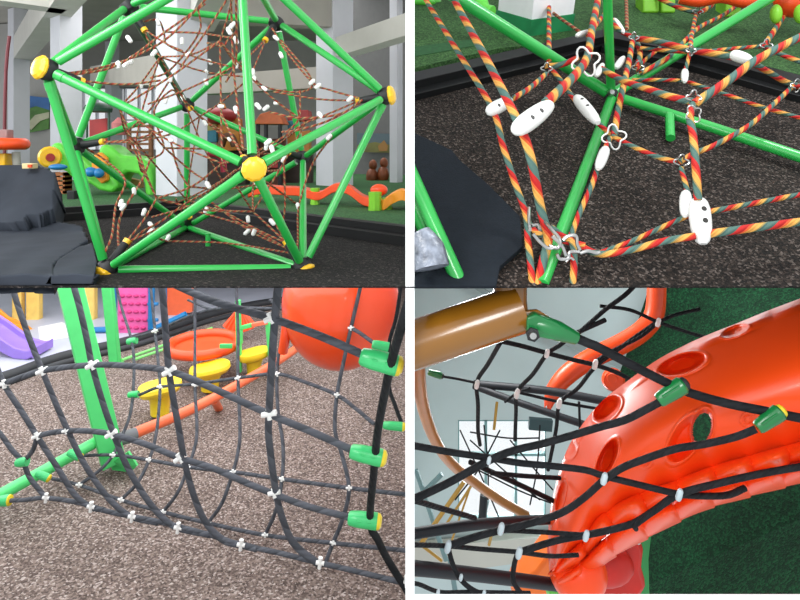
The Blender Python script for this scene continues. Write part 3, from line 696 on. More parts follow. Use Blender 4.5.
M().tube([P(480, 0, 5.8), P(484, 10, 5.75), P(492, 13, 5.7)], .07, 12, smooth=4).build('leg', lime2, t)
t = thing('orange_beam', 'orange rounded balance beam piece along the top edge, upper right view', 'balance beam', G2(700, 2, .05))
M().tube(PP([(680, -3, 6), (700, 0, 5.95), (722, -4, 5.9), (745, 1, 5.85), (765, -2, 5.8)]), .07, 12, smooth=5).build('beam', orange_pl, t)
t = thing('orange_bowl_toy', 'orange round toy with lime feet at the top right corner of the upper right view', 'toy', G2(790, 18, .05))
M().ball(P(795, 0, 5.8), (.2, .15, .17)).build('bowl', orange_pl, t)
for x in (776, 800): M().ball(P(x, 14, 5.6), (.05, .06, .09)).build('foot', lime_pl, t)

# ============================================================ ROOM 3 : rope tunnel over brown shreds
CELL[0] = 3
rubber3 = grain_mat('rubber_shred_brown', [(0, (70, 58, 54)), (.4, (108, 93, 86)), (.8, (140, 124, 116)), (1, (184, 172, 166))], 70, .8, big=.08, dist=.008)
paving = mat('pale_grey_paving', (188, 192, 206), .5, noise=.06, nscale=2)
struct('floor_yard', M().prism([V((-14, 2.6, 0)), V((-W, 2.6, 0)), V((-W, 24, 0)), V((-14, 24, 0))], (0, 0, -.1)), rubber3)
struct('floor_paving', M().prism([G3(-200, 452, .03), G3(0, 374, .03), G3(60, 353, .03), G3(130, 336, .03), G3(210, 312, .03), G3(330, 290, .03), V((2, 24, .03)), V((-14, 24, .03))], (0, 0, -.029)), paving)
cb = thing('pit_curb', 'dark double curb curving between pale paving and brown shreds, lower left view', 'curb', G3(120, 345))
for off, dz in ((0, .085), (6, .05)):
    M().tube([G3(x, y+off, .03) for x, y in ((-80, 398), (0, 379), (60, 358), (130, 341), (180, 325), (210, 315), (260, 304), (340, 293))], dz, 10, smooth=4).build('curb_strip', mat('curb_grey_rubber', (44, 46, 50), .6, noise=.15), cb)
t = M(); 
struct('wall_yard', M().box((-7, 23, 3), (14, .2, 6)), mat('haze_wall', (205, 205, 214), .8, noise=.04))
# near green post with flange
pg = mat('light_green_paint', (82, 214, 118), .4, coat=.2, noise=.05)
b0 = G3(113, 470)
t = thing('green_post', 'thick bright green square post leaning up out of the shreds at left', 'post', b0)
def qbar(p0, p1, w0, d0, d1, m, par, name='post'):
    A = P(p0[0], p0[1], d0); B = P(p1[0], p1[1], d1); dv = B-A
    R = along(dv); r = wpx(w0, (d0+d1)/2)
    return M().box((A+B)/2, (2*r, 2*r, dv.length), rot=R).build(name, m, par, bev=.01)
dg = b0.y
qbar((64, 262), (113, 462), 22, dg-.15, dg-.02, pg, t)
M().prism([P(102, 436, dg-.05), P(112, 470, dg-.05), P(128, 472, dg-.05), P(118, 436, dg-.05)], (0, .03, 0)).build('flange', pg, t)
M().prism([P(112, 462, dg-.1), P(128, 452, dg-.2), P(137, 466, dg-.2), P(130, 473, dg-.1)], (0, .03, 0)).build('base_plate', pg, t)
t = thing('green_post', 'second green post farther back beside the pink panel', 'post', G3(116, 364))
d_ = G3(116, 364).y; qbar((106, 270), (115.5, 364), 9, d_-.1, d_, pg, t)
M().lathe(G3(116, 364), (0, 0, 1), [(0, .12), (.02, .11)], 12).build('base_plate', pg, t)
t = thing('small_gate', 'small green gate frame with a pale orange bar behind the yellow seats', 'frame', G3(255, 350))
d_ = 8.4; qbar((238, 300), (239.5, 372), 5, d_, d_, pg, t); qbar((268, 322), (272, 368), 5, d_, d_, pg, t, 'post'); qbar((240, 328), (252, 325), 4, d_, d_, pg, t, 'crossbar'); qbar((252, 325), (268, 322), 4, d_-.02, d_-.02, mat('salmon_paint', (236, 120, 90), .5), t, 'crossbar'); qbar((240, 330), (240, 344), 5, d_, d_, pg, t, 'brace')
# green tube and orange tube
def tube3(pts, w, m, par, name='tube', sm=4):
    q = [P(*p) for p in pts]; dm = sum(p[2] for p in pts)/len(pts)
    return M().tube(q, wpx(w, dm), 16, smooth=sm).build(name, m, par)
def gd3(py, lift=0): return F*(ZC-lift)/(py-CY)
tA = (-25, 509, gd3(509, .15)); tB = (105, 437, gd3(437, .35))
t = thing('ground_rail', 'bright green low tube running along the shreds at lower left with clamp sleeves', 'rail', G3(50, 480))
tube3([tA, tB], 11.5, pg, t, 'tube', 0)
grn_t = t
sal = mat('salmon_orange_paint', (244, 112, 66), .42, coat=.2, noise=.06)
t = thing('ground_rail', 'long salmon orange low tube running from the green post to the yellow seats', 'rail', G3(200, 420))
tube3([(126, 437, gd3(437, .3)), (200, 405, gd3(405, .3)), (270, 366, gd3(366, .3)), (300, 346, gd3(346, .3))], 9, sal, t)
tube3([(118, 440, gd3(440, .3)), (136, 434, gd3(434, .3))], 13, mat('grey_sleeve', (110, 112, 116), .5), t, 'sleeve', 0)
tube3([(214, 400, gd3(400, .25)), (219, 409, gd3(409, .0))], 8, sal, t, 'foot', 0)
# yellow seats
yel = mat('bright_yellow_plastic', (248, 216, 44), .4, coat=.2, noise=.05)
for (x, y, w, h, lab) in ((160, 388, 42, 22, 'yellow mushroom stepping seat nearest the camera, lowest of the three'), (210, 369, 40, 17, 'yellow mushroom stepping seat, middle of the three'), (254, 354, 32, 16, 'yellow mushroom stepping seat farthest back, top of the three')):
    d = gd3(y+h+6); t = thing('stepping_seat', lab, 'stepping seat', G3(x, y+h+6), 'yellow stepping seats'); r = w/2/F*d; hh = h/F*d
    m_ = M(); cp = P(x, y+2, d)
    prof = [(0, r*.55), (.04, r*.9), (.09, r), (.13, r*.96), (.135, r*.5)]
    m_.lathe(cp-V((0, 0, .06)), (0, 0, 1), prof, 24)
    for i, v in enumerate(m_.v): v.z += .022*math.sin((v.x-cp.x)/r*2.2)
    m_.build('seat_top', yel, t)
    M().lathe(cp-V((0, 0, hh+.02)), (0, 0, 1), [(0, r*.42), (hh*.6, r*.46), (hh*.95, r*.6)], 16).build('stem', yel, t)
    M().lathe(cp-V((0, 0, cp.z)), (0, 0, 1), [(0, .04), (cp.z-hh, .04)], 10).build('pole', yel, t)
# orange bowl slide
d = 8.6
t = thing('orange_tray', 'flat orange oval tray with raised rim lying on the shreds behind the net', 'play tray', G3(200, 360))
cp = P(204, 344, d)
M().tube([cp+V((math.cos(w*PI/16)*.47, math.sin(w*PI/16)*.5, 0)) for w in range(32)], .07, 12, closed=True).build('rim', orange_pl, t)
M().lathe(cp-V((0, 0, .1)), (0, 0, 1), [(0, .38), (.06, .45), (.08, .46)], 28).build('dish', orange_pl, t)
M().box(P(226, 346, d-.45), (.17, .05, .06)).build('green_mark', green_clamp, t, bev=.01)
# splayed orange toy
t = thing('orange_shuttle_toy', 'small orange fanned plastic toy behind the green gate frame', 'toy', G3(240, 338))
for k in range(7):
    a = -1.15+k*.38
    M().tube([P(240, 307, 10.2), P(240+16*math.sin(a), 333-abs(a)*5, 10.15)], .05, 8, rad=[.02, .06]).build('fin', orange_pl, t)
# big orange ball with neck
t = thing('orange_dome_ball', 'large smooth red orange ball hanging behind the upper right of the black net', 'ball', G3(340, 372))
ob = mat('red_orange_ball', (240, 74, 22), .3, coat=.4, noise=.04, nscale=1.5)
M().ball(P(341, 304, 5.6), (.545, .5, .6), nu=40, nv=28).build('shell', ob, t)
M().tube([P(290, 290, 5.5), P(286, 330, 5.45), (P(283, 352, 5.5))], .045, 10, smooth=4).build('seam_fin', ob, t)
# slides & background equipment
pur = mat('purple_plastic', (148, 118, 208), .4, noise=.06); yo = mat('amber_plastic', (0, 0, 0))
t = thing('purple_slide', 'purple plastic slide running down to the paving at the left edge', 'slide', G3(30, 362))
def chute(pts, w, th, m, par):
    m_ = M(); n = len(pts)
    for i, p in enumerate(pts):
        hh = .1*(1-max(0, i-(n-4))/3.2)
        m_.v += [p+V((0, -w/2, hh)), p+V((0, -w/2+.05, hh)), p+V((0, -w/2+.08, 0)), p+V((0, w/2-.08, 0)), p+V((0, w/2-.05, hh)), p+V((0, w/2, hh)), p+V((0, w/2, -th)), p+V((0, -w/2, -th))]
    for i in range(n-1):
        for k in range(8): m_.face((i*8+k, i*8+(k+1) % 8, (i+1)*8+(k+1) % 8, (i+1)*8+k))
    m_.face(range(8)); m_.face([(n-1)*8+k for k in range(8)][::-1])
    return m_.build('chute', m, par, bev=.03)
chute([P(-30, 312, 9.6), P(0, 332, 9.5), P(12, 341, 9.4), P(24, 347, 9.35), P(36, 348, 9.3), P(43, 345, 9.3)], .5, .1, pur, t)
t = thing('yellow_slide', 'amber yellow slide edge just above the purple slide', 'slide', G3(5, 350)); chute([P(-30, 300, 10.6), P(0, 324, 10.5), P(16, 329, 10.4), P(25, 334, 10.4)], .5, .1, yo, t)
t = thing('climbing_wall', 'pink climbing panel with finger holds in a blue frame', 'climbing panel', G3(135, 336))
pk = mat('pink_plastic', (238, 100, 170), .45, noise=.06); dpk = mat('deep_pink_plastic', (200, 50, 120), .5)
d = 10.4
M().prism(PP([(118, 262), (148, 262), (149, 333), (117, 334)], d), (0, .12, 0)).build('panel', pk, t, bev=.02)
for i in range(4):
    for j in range(5): M().ball(P(122+i*7+(j % 2)*2, 296+j*8, d-.01), (.05, .03, .03), nu=10, nv=6).build('hold', dpk, t)
for x in (114, 152): M().tube([P(x, 262, d), P(x-1, 333, d)], .055, 10).build('frame_post', blue_pl, t)
for y in (304, 320): M().tube([P(148, y, d), P(158, y, d)], .03, 8).build('rung', blue_pl, t)
M().tube([P(94, 330, d), P(118, 329, d)], .05, 8).build('foot_rail', blue_pl, t); M().tube([P(150, 331, d), P(186, 314, d)], .05, 8).build('foot_rail', blue_pl, t)
t = thing('orange_play_wall', 'pale orange play wall segment right of the pink panel', 'play panel', G3(178, 330)); M().prism(PP([(166, 262), (192, 262), (192, 312), (166, 318)], 11.5), (0, .1, 0)).build('panel', sal, t); M().tube([P(165, 262, 11.5), P(165, 332, 11.5)], .04, 8).build('post', blue_pl, t)
cream = mat('cream_yellow_plastic', (244, 206, 110), .5, noise=.1)
for (x, w, lab) in ((16, 9, 'cream yellow play tower post, leftmost behind the purple slide'), (32, 13, 'wider cream yellow play tower post behind the first net rope'), (89, 10, 'pale peach play tower post right of the thick green post')):
    t = thing('tower_post', lab, 'post', G3(x, 326)); M().prism(PP([(x-w/2, 262), (x+w/2, 262), (x+w/2, 324), (x-w/2, 325)], 11.2), (0, .15, 0)).build('post', cream, t, bev=.02)
    M().box(P(x, 325, 11.25), (w/F*13, .25, .1)).build('foot', cream, t, bev=.02)
t = thing('picket_fence', 'pale grey picket fence far behind the green post', 'fence', G3(55, 318))
for k in range(12): M().box(P(38+k*4.2, 300, 13.5), (.05, .04, .85)).build('picket', mat('fence_bluegrey', (160, 165, 190), .6), t)
M().box(P(62, 312, 13.55), (1.3, .04, .06)).build('rail', mat('fence_bluegrey', (160, 165, 190)), t)
tag(M().prism([G3(38, 327, .035), G3(62, 322, .035), G3(85, 334, .035), G3(40, 342, .035)], (0, 0, -.004)).build('white_pad', white_wall), 'white rectangular pad on the paving beside the purple slide', 'pad')
t = thing('light_green_rails', 'two thin light green rails lying on the shreds by the curb', 'rail', G3(170, 345))
for a, b in (((122, 360), (212, 328)), ((133, 360), (214, 332))): M().tube([G3(*a, .06), G3(*b, .06)], .022, 8).build('bar', mat('mint_paint', (130, 220, 120), .5), t)

# --- the black net tunnel
tn = thing('rope_tunnel', 'black rope net tunnel with white cross clips and green end clamps over the brown shreds', 'climbing net', G3(200, 560))
def front(x, y):
    tx = min(max(x/400, -.1), 1.05); ty = min(max((y-365)/215, -.35), 1)
    top = 4.9+(3.3-4.9)*tx; bot = 5.3+(4.25-5.3)*tx
    return max(3.03, min(top+(bot-top)*ty, gd3(y, .04)))
def back(x, y):
    tx = min(max((x-100)/300, -.4), 1.05); ty = min(max((y-380)/110, -.7), 1)
    top = 6.6+(4.6-6.6)*tx
    bot = 5.55-1.2*max(0, x-80)/320
    return min(top+(bot-top)*ty, gd3(y, .05))
def r3(pts, r=.021, fn=front, m=black_rope, sm=6, name='rope'):
    return M().tube([P(x, y, fn(x, y)) for x, y in pts], r, 10, smooth=sm).build(name, m, tn)
r3([(-25, 398), (4, 384), (42, 371), (92, 365), (130, 366), (169, 371), (210, 387), (269, 414), (310, 431), (352, 450)], .0225)
r3([(160, 278), (205, 298), (239, 309), (271, 318), (320, 336), (366, 356)], .024)
r3([(37, 436), (50, 433), (66, 431), (88, 431), (111, 434), (145, 444), (180, 458), (210, 467), (240, 480), (274, 494), (310, 507), (352, 518)], .0215)
r3([(0, 501), (24, 500), (46, 498), (80, 503), (110, 512), (160, 522), (210, 535), (241, 545), (275, 552), (320, 563), (355, 571), (420, 587)], .018)
r3([(-10, 350), (4, 384), (22, 412), (37, 436), (57, 467), (75, 495), (91, 507), (104, 510)], .021)
r3([(12, 285), (18, 306), (30, 340), (42, 370), (56, 404), (68, 431), (80, 456), (94, 479), (112, 502), (132, 517), (158, 523)], .021)
r3([(72, 280), (80, 309), (87, 340), (92, 365), (102, 400), (113, 432), (125, 462), (142, 492), (160, 515), (178, 528), (210, 535)], .022)
r3([(161, 278), (164, 309), (169, 371), (179, 430), (187, 472), (198, 507), (210, 528), (225, 541), (241, 545), (257, 549)], .0235)
r3([(279, 278), (275, 318), (272, 360), (269, 414), (269, 440), (276, 492), (283, 520), (295, 545), (320, 565)], .0245)
r3([(415, 282), (405, 314), (392, 360), (385, 392), (378, 430), (374, 470), (370, 522), (378, 540), (388, 560), (408, 592)], .0255, m=dark_rope)
r3([(37, 436), (33, 450), (24, 461)], .019); r3([(-12, 420), (2, 436), (12, 450), (23, 462), (30, 478), (46, 498)], .019)
fb = back
thin = .0155
r3([(116, 285), (122, 309), (131, 338), (134, 362), (133, 393), (130, 415), (122, 436), (113, 455), (100, 470), (79, 485)], thin, fb)
r3([(150, 280), (155, 331), (158, 360), (160, 387), (158, 420), (155, 440), (149, 460), (138, 482), (121, 500)], thin, fb)
r3([(195, 280), (195, 330), (195, 385), (197, 430), (194, 450), (188, 467), (178, 492), (163, 512)], thin, fb)
r3([(236, 280), (238, 330), (238, 378), (240, 430), (238, 452), (233, 472), (222, 503), (208, 523)], thin, fb)
r3([(290, 280), (287, 309), (280, 345), (277, 374), (278, 411), (283, 445), (282, 479), (276, 510), (265, 535)], thin, fb)
r3([(362, 280), (351, 328), (344, 360), (337, 395), (335, 430), (342, 455), (349, 488), (343, 518), (333, 543), (325, 564)], .0165, fb)
r3([(402, 280), (396, 318), (389, 345), (389, 385), (395, 405), (402, 424)], thin, fb, dark_rope)
r3([(139, 395), (160, 387), (195, 384), (238, 378), (277, 374), (305, 382), (337, 395), (355, 408), (374, 424)], thin, fb)
r3([(270, 300), (289, 311), (320, 318), (351, 328), (374, 343)], .0165, fb)
r3([(131, 338), (155, 331), (195, 314), (225, 308), (289, 309)], .014, fb)
r3([(76, 456), (113, 455), (149, 460), (188, 467), (233, 472), (282, 479), (349, 488), (420, 496)], thin, fb)
r3([(45, 477), (79, 485), (121, 500), (163, 512), (208, 523), (265, 535), (333, 543), (420, 552)], thin, fb)
r3([(188, 300), (211, 309), (225, 305)], .013, fb)
# clips
def cross_clip(x, y, s, fn, a=.5):
    p = P(x, y, fn(x, y)-.02); r = s/F*p.y
    c_ = M()
    c_.tube([p+V((-math.cos(a)*r, 0, -math.sin(a)*r)), p+V((math.cos(a)*r, 0, math.sin(a)*r))], r*.42, 10, rad=[r*.35, r*.42])
    c_.tube([p+V((math.sin(a)*r*.75, 0, -math.cos(a)*r*.75)), p+V((-math.sin(a)*r*.75, 0, math.cos(a)*r*.75))], r*.36, 10)
    c_.build('cross_clip', white_pl, tn)
for (x, y, s) in ((4, 384, 5.5), (42, 371, 6), (92, 365, 6.5), (169, 371, 7), (269, 414, 7.5), (271, 318, 7.5), (37, 436, 5), (66, 431, 4), (111, 434, 6), (180, 458, 6.5), (274, 493, 6)):
    cross_clip(x, y, s, front, random.uniform(.1, .6))
for (x, y, s) in ((46, 498, 4.5), (91, 507, 5), (132, 517, 5), (178, 528, 5.2), (241, 545, 5.3), (320, 563, 5.5), (406, 582, 6)): cross_clip(x, y, s, front, 1.45)
for (x, y) in ((155, 331), (160, 387), (195, 385), (238, 378), (277, 374), (337, 395), (289, 308), (351, 328), (113, 455), (149, 460), (188, 467), (233, 472), (282, 479), (349, 488), (79, 485), (121, 500), (163, 512), (208, 523), (265, 535), (333, 543)):
    cross_clip(x, y, 3.2, fb, random.uniform(-.3, .3))
# green end clamps with yellow caps
capy = mat('clamp_yellow', (226, 200, 40), .4)
def clamp(x0, y0, x1, y1, w, d, par, cap=True, m=green_clamp):
    A = P(x0, y0, d); B = P(x1, y1, d); dv = B-A; Lh = dv.length; r = wpx(w, d)
    o = M().lathe(A, dv, [(0, r*.6), (.05*Lh, r*.82), (.3*Lh, r*.95), (.75*Lh, r), (.88*Lh, r)], 18).build('end_clamp', m, par)
    if cap and o: M().lathe(A+dv*.88, dv, [(0, r*.97), (.08*Lh, r*.9), (.14*Lh, r*.55)], 18).build('clamp_cap', capy, o)
    if o: 
        for f_ in (.3, .6): M().tube([A+dv*f_+V((0, -r*.9, r*.3)), A+dv*(f_+.12)+V((0, -r*.9, r*.3))], r*.12, 6).build('rivet', m, o)
clamp(360, 356, 402, 367, 21, front(380, 365)-.01, tn); clamp(350, 451, 386, 459, 17, front(370, 455)-.01, tn); clamp(348, 518, 381, 522, 16, front(365, 520)-.01, tn)
clamp(372, 344, 391, 348, 10, 4.4, tn, False); clamp(383, 425, 405, 427, 9, 4.45, tn)
clamp(127, 342, 138, 340, 7, fb(132, 340), tn, False); clamp(128, 395, 140, 394, 7, fb(134, 394), tn, False); clamp(16, 463, 29, 461, 9, front(23, 462)-.03, tn, False)
clamp(68, 452, 82, 458, 8, gd3(455, .36), grn_t); clamp(36, 473, 50, 479, 8, gd3(477, .27), grn_t); clamp(-2, 501, 11, 500, 11, gd3(501, .2), grn_t)

# ============================================================ ROOM 4 : net, brown tube frame and orange shell
CELL[0] = 4
pale = mat('pale_teal_wall', (192, 208, 208), .75, noise=.05, nscale=1)
pale2 = mat('pale_cream_wall', (196, 196, 186), .75, noise=.05, nscale=1)
Y4 = 9.0
def w4(x0, x1, y0, y1, y=Y4, th=.15):
    a = P(x0, y0, y); b = P(x1, y1, y); return (((a.x+b.x)/2, y+th/2, (a.z+b.z)/2), (abs(b.x-a.x), th, abs(a.z-b.z)))
wl = M()
for r in ((412, 458, 240, 620), (458, 546, 240, 420), (458, 546, 519, 620), (546, 760, 240, 620)): wl.box(*w4(*r))
struct('wall_gallery', wl, pale)
wf = M(); wx = M()
for x in (458, 486, 516, 546): wf.box(*w4(x-1.2, x+1.2, 420, 519, Y4+.02, .08))
for y in (420, 455, 519): wf.box(*w4(458, 546, y-1.2, y+1.2, Y4+.02, .08))
wn = struct('window_2', wf, mat('window_frame_teal', (120, 160, 160), .5))
M().box(*w4(458, 546, 420, 519, Y4+.05, .01)).build('pane', glass, wn)
# sloping soffit band crossing the wall, turf bank at the right
struct('trim_30', M().prism(PP([(412, 548), (570, 535), (570, 556), (412, 578)], 8.8), (0, .15, 0)), pale2)
# grey slanting strip across the wall
struct('trim_31', M().prism(PP([(462, 280), (470, 280), (548, 330), (640, 372), (640, 377), (545, 337)], 8.85), (0, .1, 0)), mat('trim_grey', (150, 164, 164), .7))
turf4 = grain_mat('turf_deep_green', [(0, (6, 34, 20)), (.5, (10, 50, 28)), (1, (22, 76, 44))], 55, .7, big=.3)
tfp = M()
A = P(655, 270, 8.6); B = P(628, 350, 8.4); C_ = P(590, 470, 8.0); D_ = P(520, 640, 7.0)
tfp.v = [A, B, C_, D_, P(900, 640, 4.0), P(960, 450, 4.8), P(960, 240, 6.0)]
tfp.face(range(7)); 
for i in range(7): tfp.v.append(tfp.v[i]+V((.12, .12, -.05)))
tfp.face(list(range(7, 14))[::-1])
for i in range(7): tfp.face((i, 7+i, 7+(i+1) % 7, (i+1) % 7))
struct('floor_bank', tfp, turf4, smooth=False)
struct('baseboard_front', M().prism([P(400, 595, 3.0), P(1200, 595, 3.0), P(1200, 612, 3.0), P(400, 612, 3.0)], (0, .006, 0)), edge_w)

# brown tube frame
brown = mat('brown_gold_paint', (132, 86, 18), .26, coat=.6, noise=.08, nscale=3)
t = thing('tube_frame', 'thick brown painted tube joint with green clamp filling the upper left corner, lower right view', 'climbing frame', P(470, 340, 3.2))
M().tube(PP([(396, 351, 3.14), (520, 309, 3.2)]), .127, 32).build('tube', brown, t)
M().tube(PP([(511, 255, 3.28), (510, 300, 3.24), (513, 325, 3.22)]), .088, 28, rad=[.088, .09, .086]).build('post', brown, t)
M().prism(PP([(516, 312), (538, 310), (551, 318), (546, 330), (530, 333), (518, 334)], 3.12), (0, .03, 0)).build('lug', brown, t, bev=.006)
dgreen = mat('deep_green_clamp', (14, 112, 54), .35, coat=.4, noise=.08)
cl = M().tube(PP([(531, 322, 3.1), (542, 325, 3.1), (558, 331, 3.1), (576, 338, 3.12)]), .05, 16, rad=[.035, .052, .052, .034]).build('clamp', dgreen, t)
M().prism(PP([(527, 318), (536, 314), (556, 322), (568, 330), (556, 341), (540, 338), (527, 334)], 3.06), (0, .08, 0)).build('clamp_plate', dgreen, t, bev=.01)
M().lathe(P(532.5, 334, 3.04), (-.1, -1, 0), [(0, .036), (.02, .036), (.022, .026)], 6).build('bolt', black_rub, t)
M().lathe(P(532.5, 334, 3.03), (-.1, -1, 0), [(0, .02), (.035, .017)], 14).build('bolt_end', steel, t)
tan = mat('tan_tube_paint', (188, 128, 78), .35, coat=.3, noise=.06)
t = thing('bent_tube', 'thin tan tube curving down across the bright window', 'rail', P(527, 518, 7))
M().tube(PP([(420, 340, 4.6), (418, 372, 4.8), (424, 410, 5.2), (435, 440, 5.5), (450, 462, 5.8), (474, 482, 6.2), (500, 500, 6.6), (526, 515, 7)]), .05, 14, smooth=6, rad=[.06, .06, .055, .05, .05, .05, .05, .05]).build('tube', tan, t)
M().box(P(523, 518, 7.05), (.14, .12, .1)).build('bracket', mat('dark_teal_metal', (50, 66, 70), .5), t, bev=.01)
yrod = mat('ochre_rod_paint', (184, 142, 60), .45)
for a, b, w, lab in (((464, 482), (420, 545), 4.5, 'thick ochre rod slanting below the window, leftmost of the ochre rods'), ((475, 480), (440, 534), 2.6, 'thin ochre rod just right of the thick one below the window'),
                     ((497, 402), (494, 430), 3, 'short ochre rod above the window'), ((421, 545), (442, 561), 3, 'short ochre rod low at the left edge by the ropes'), ((492, 533), (489, 545), 3, 'tiny ochre stub under the middle black bar'), ((470, 488), (452, 540), 2, 'thinnest ochre rod crossing the window sill')):
    tag(M().tube([P(a[0], a[1], 8), P(b[0], b[1], 7.8)], wpx(w, 7.9), 8).build('ochre_rod', yrod), lab, 'rod')
gst = mat('pale_steel_teal', (110, 140, 142), .5)
for a, b, lab in (((416, 470), (446, 560), 'pale teal strut slanting down the left edge wall'), ((442, 474), (416, 500), 'short pale teal strut crossing near the left edge'), ((450, 560), (456, 596), 'pale teal strut low at the left'), ((487, 500), (483, 518), 'teal mullion stub under the window middle')):
    tag(M().tube([P(a[0], a[1], 8.3), P(b[0], b[1], 8.3)], .035, 8).build('wall_strut', gst), lab, 'strut')
tag(M().prism(PP([(530, 419), (553, 421), (552, 432), (529, 430)], 8.3), (0, .08, 0)).build('wall_box', mat('dark_box_grey', (62, 84, 88), .5)), 'small dark grey box on the pale wall at the top right window corner', 'box')
# black bars
navy = mat('navy_black_paint', (14, 22, 30), .55)
for pts, w, lab in (([(474, 384, 6.2), (548, 391, 5.9), (610, 402, 5.6)], 8, 'black bar running right from the clipped junction, upper of the pair'), ([(474, 386, 6.2), (520, 403, 5.9), (600, 430, 5.5)], 7, 'black bar slanting down right from the clipped junction, lower of the pair'),
                    ([(405, 535, 3.7), (480, 524, 3.9), (556, 519, 4.4)], 10, 'thick black bar across below the window'), ([(405, 567, 3.5), (480, 575, 3.8), (566, 586, 4.2)], 13, 'thickest black bar, lowest across the left'), ([(484, 495, 8), (482, 522, 8)], 8, 'short dark bar upright under the window')):
    dm = sum(p[2] for p in pts)/len(pts)
    tag(M().tube(PP(pts), wpx(w, dm), 12, smooth=4).build('black_bar', navy), lab, 'bar')
# orange curved tube far
t = thing('curved_orange_tube', 'smooth orange tube curving over the net behind the upper ropes', 'play tube', P(600, 360, 6))
M().tube(PP([(547, 410, 6.1), (553, 392, 6.1), (567, 375, 6.1), (590, 359, 6.1), (625, 342, 6.1), (645, 328, 6.1), (655, 311, 6.1), (657, 270, 6.1)]), wpx(19, 6.1), 20, smooth=6, rad=[.03, .08, .095, .098, .1, .1, .095, .09]).build('tube', orange_pl, t)
t = thing('orange_tube_end', 'round orange end cap peeking out above the orange shell edge', 'play tube', P(612, 380, 5.8))
M().lathe(P(613, 378, 5.9), (-.3, -1, .1), [(0, .1), (.08, .11), (.12, .09)], 20).build('cap', orange_pl, t); M().lathe(P(612, 378, 5.78), (-.3, -1, .1), [(0, .05), (.02, .045)], 16).build('cap_boss', orange_pl, t)

# --- orange shell
shell_m = mat('glossy_orange_shell', (250, 78, 20), .36, spec=.4, coat=.12, noise=.03, nscale=2)
sh = thing('orange_shell', 'big glossy orange plastic climbing shell with oval hand holes and scalloped rim', 'climbing shell', P(690, 560, 4.2))
def lerp_pts(pts, t):
    """point at parameter t along polyline by length"""
    L_ = [0]
    for a, b in zip(pts, pts[1:]): L_.append(L_[-1]+math.hypot(b[0]-a[0], b[1]-a[1]))
    s = t*L_[-1]
    for i in range(len(pts)-1):
        if s <= L_[i+1] or i == len(pts)-2:
            k = (s-L_[i])/(L_[i+1]-L_[i]); return tuple(pts[i][j]+(pts[i+1][j]-pts[i][j])*k for j in range(2))
def catm(pts, n=12):
    q = []
    for i in range(len(pts)-1):
        a = pts[max(i-1, 0)]; b = pts[i]; c = pts[i+1]; d = pts[min(i+2, len(pts)-1)]
        for k in range(n):
            t_ = k/n; q.append(tuple(.5*((2*b[j])+(c[j]-a[j])*t_+(2*a[j]-5*b[j]+4*c[j]-d[j])*t_*t_+(3*b[j]-a[j]-3*c[j]+d[j])*t_**3) for j in range(2)))
    q.append(pts[-1]); return q
E0 = catm([(556, 572), (549, 548), (549, 520), (555, 487), (564, 457), (577, 432), (600, 403), (626, 382), (657, 360), (685, 345), (707, 335), (735, 324), (772, 309), (850, 280)])
E1 = catm([(574, 578), (590, 560), (612, 532), (644, 512), (680, 495), (712, 483), (756, 470), (800, 458), (880, 438)])
OUT = catm([(560, 592), (590, 575), (615, 556), (651, 536), (699, 512), (740, 499), (800, 483), (880, 463)])
INN = catm([(552, 566), (580, 540), (602, 512), (637, 493), (672, 481), (708, 467), (756, 453), (880, 420)])
HOLES = [  # cx, cy, rx, ry, angle, depth, through, squash power
 (682, 364, 24, 9.5, -.28, .24, False), (607, 409, 16, 9.5, -.75, .24, False), (686, 438, 27, 13, -1.0, .15, False), (702, 428, 10.5, 19, .22, .14, True),
 (571, 449, 6, 10, .3, .08, False), (561, 497, 4, 17, .22, .08, False), (607, 459, 8, 21, .42, .22, False), (735, 331, 14, 5, -.35, .05, False)]
BOSS = [(645, 461, 9), (748, 420, 9), (577, 502, 6)]
def shell_depth(u, v, x, y):
    d = 4.55-.75*u-.5*v-.42*math.sin(PI*min(max(v*.86+.07, 0), 1))*(1-.15*u)
    return d
m_ = M(); NU, NV = 330, 200; keep = {}
vid = [[0]*(NV+1) for _ in range(NU+1)]; cut = [[False]*(NV+1) for _ in range(NU+1)]
for i in range(NU+1):
    u = i/NU; a = lerp_pts(E0, u); b0_ = lerp_pts(INN, u); b1_ = lerp_pts(OUT, u); b = (b0_[0]*.85+b1_[0]*.15, b0_[1]*.85+b1_[1]*.15)
    for j in range(NV+1):
        v = j/NV; x = a[0]+(b[0]-a[0])*v; y = a[1]+(b[1]-a[1])*v
        d = shell_depth(u, v, x, y)
        for (cx, cy, rx, ry, an, dep, thr) in HOLES:
            dx = x-cx; dy = y-cy; ca = math.cos(an); sa = math.sin(an)
            p_ = (dx*ca+dy*sa)/rx; q_ = (-dx*sa+dy*ca)/ry; rr_ = math.sqrt(p_*p_+q_*q_)
            if rr_ < 1.25:
                if rr_ > 1: d -= .012*math.sin((1.25-rr_)/.25*PI)
                else: d += dep*min(1, (1-rr_)*2.4)**.7
            if thr and rr_ < .78: cut[i][j] = True
        for (cx, cy, R_) in BOSS:
            rr_ = math.hypot(x-cx, y-cy)/R_
            if rr_ < 1: d -= .008*(1 if rr_ < .35 or .6 < rr_ < .9 else 0)
        # scalloped outer lip near the upper-left edge
        if v < .09: d += .09*(1-v/.09)**2-.035*abs(math.sin(u*PI*11))*(1-abs(v-.04)/.05)
        vid[i][j] = len(m_.v); m_.v.append(P(x, y, d))
for i in range(NU):
    for j in range(NV):
        if not (cut[i][j] or cut[i+1][j] or cut[i][j+1] or cut[i+1][j+1]): m_.face((vid[i][j], vid[i+1][j], vid[i+1][j+1], vid[i][j+1]))
m_.build('shell_skin', shell_m, sh, sharp=3.2)
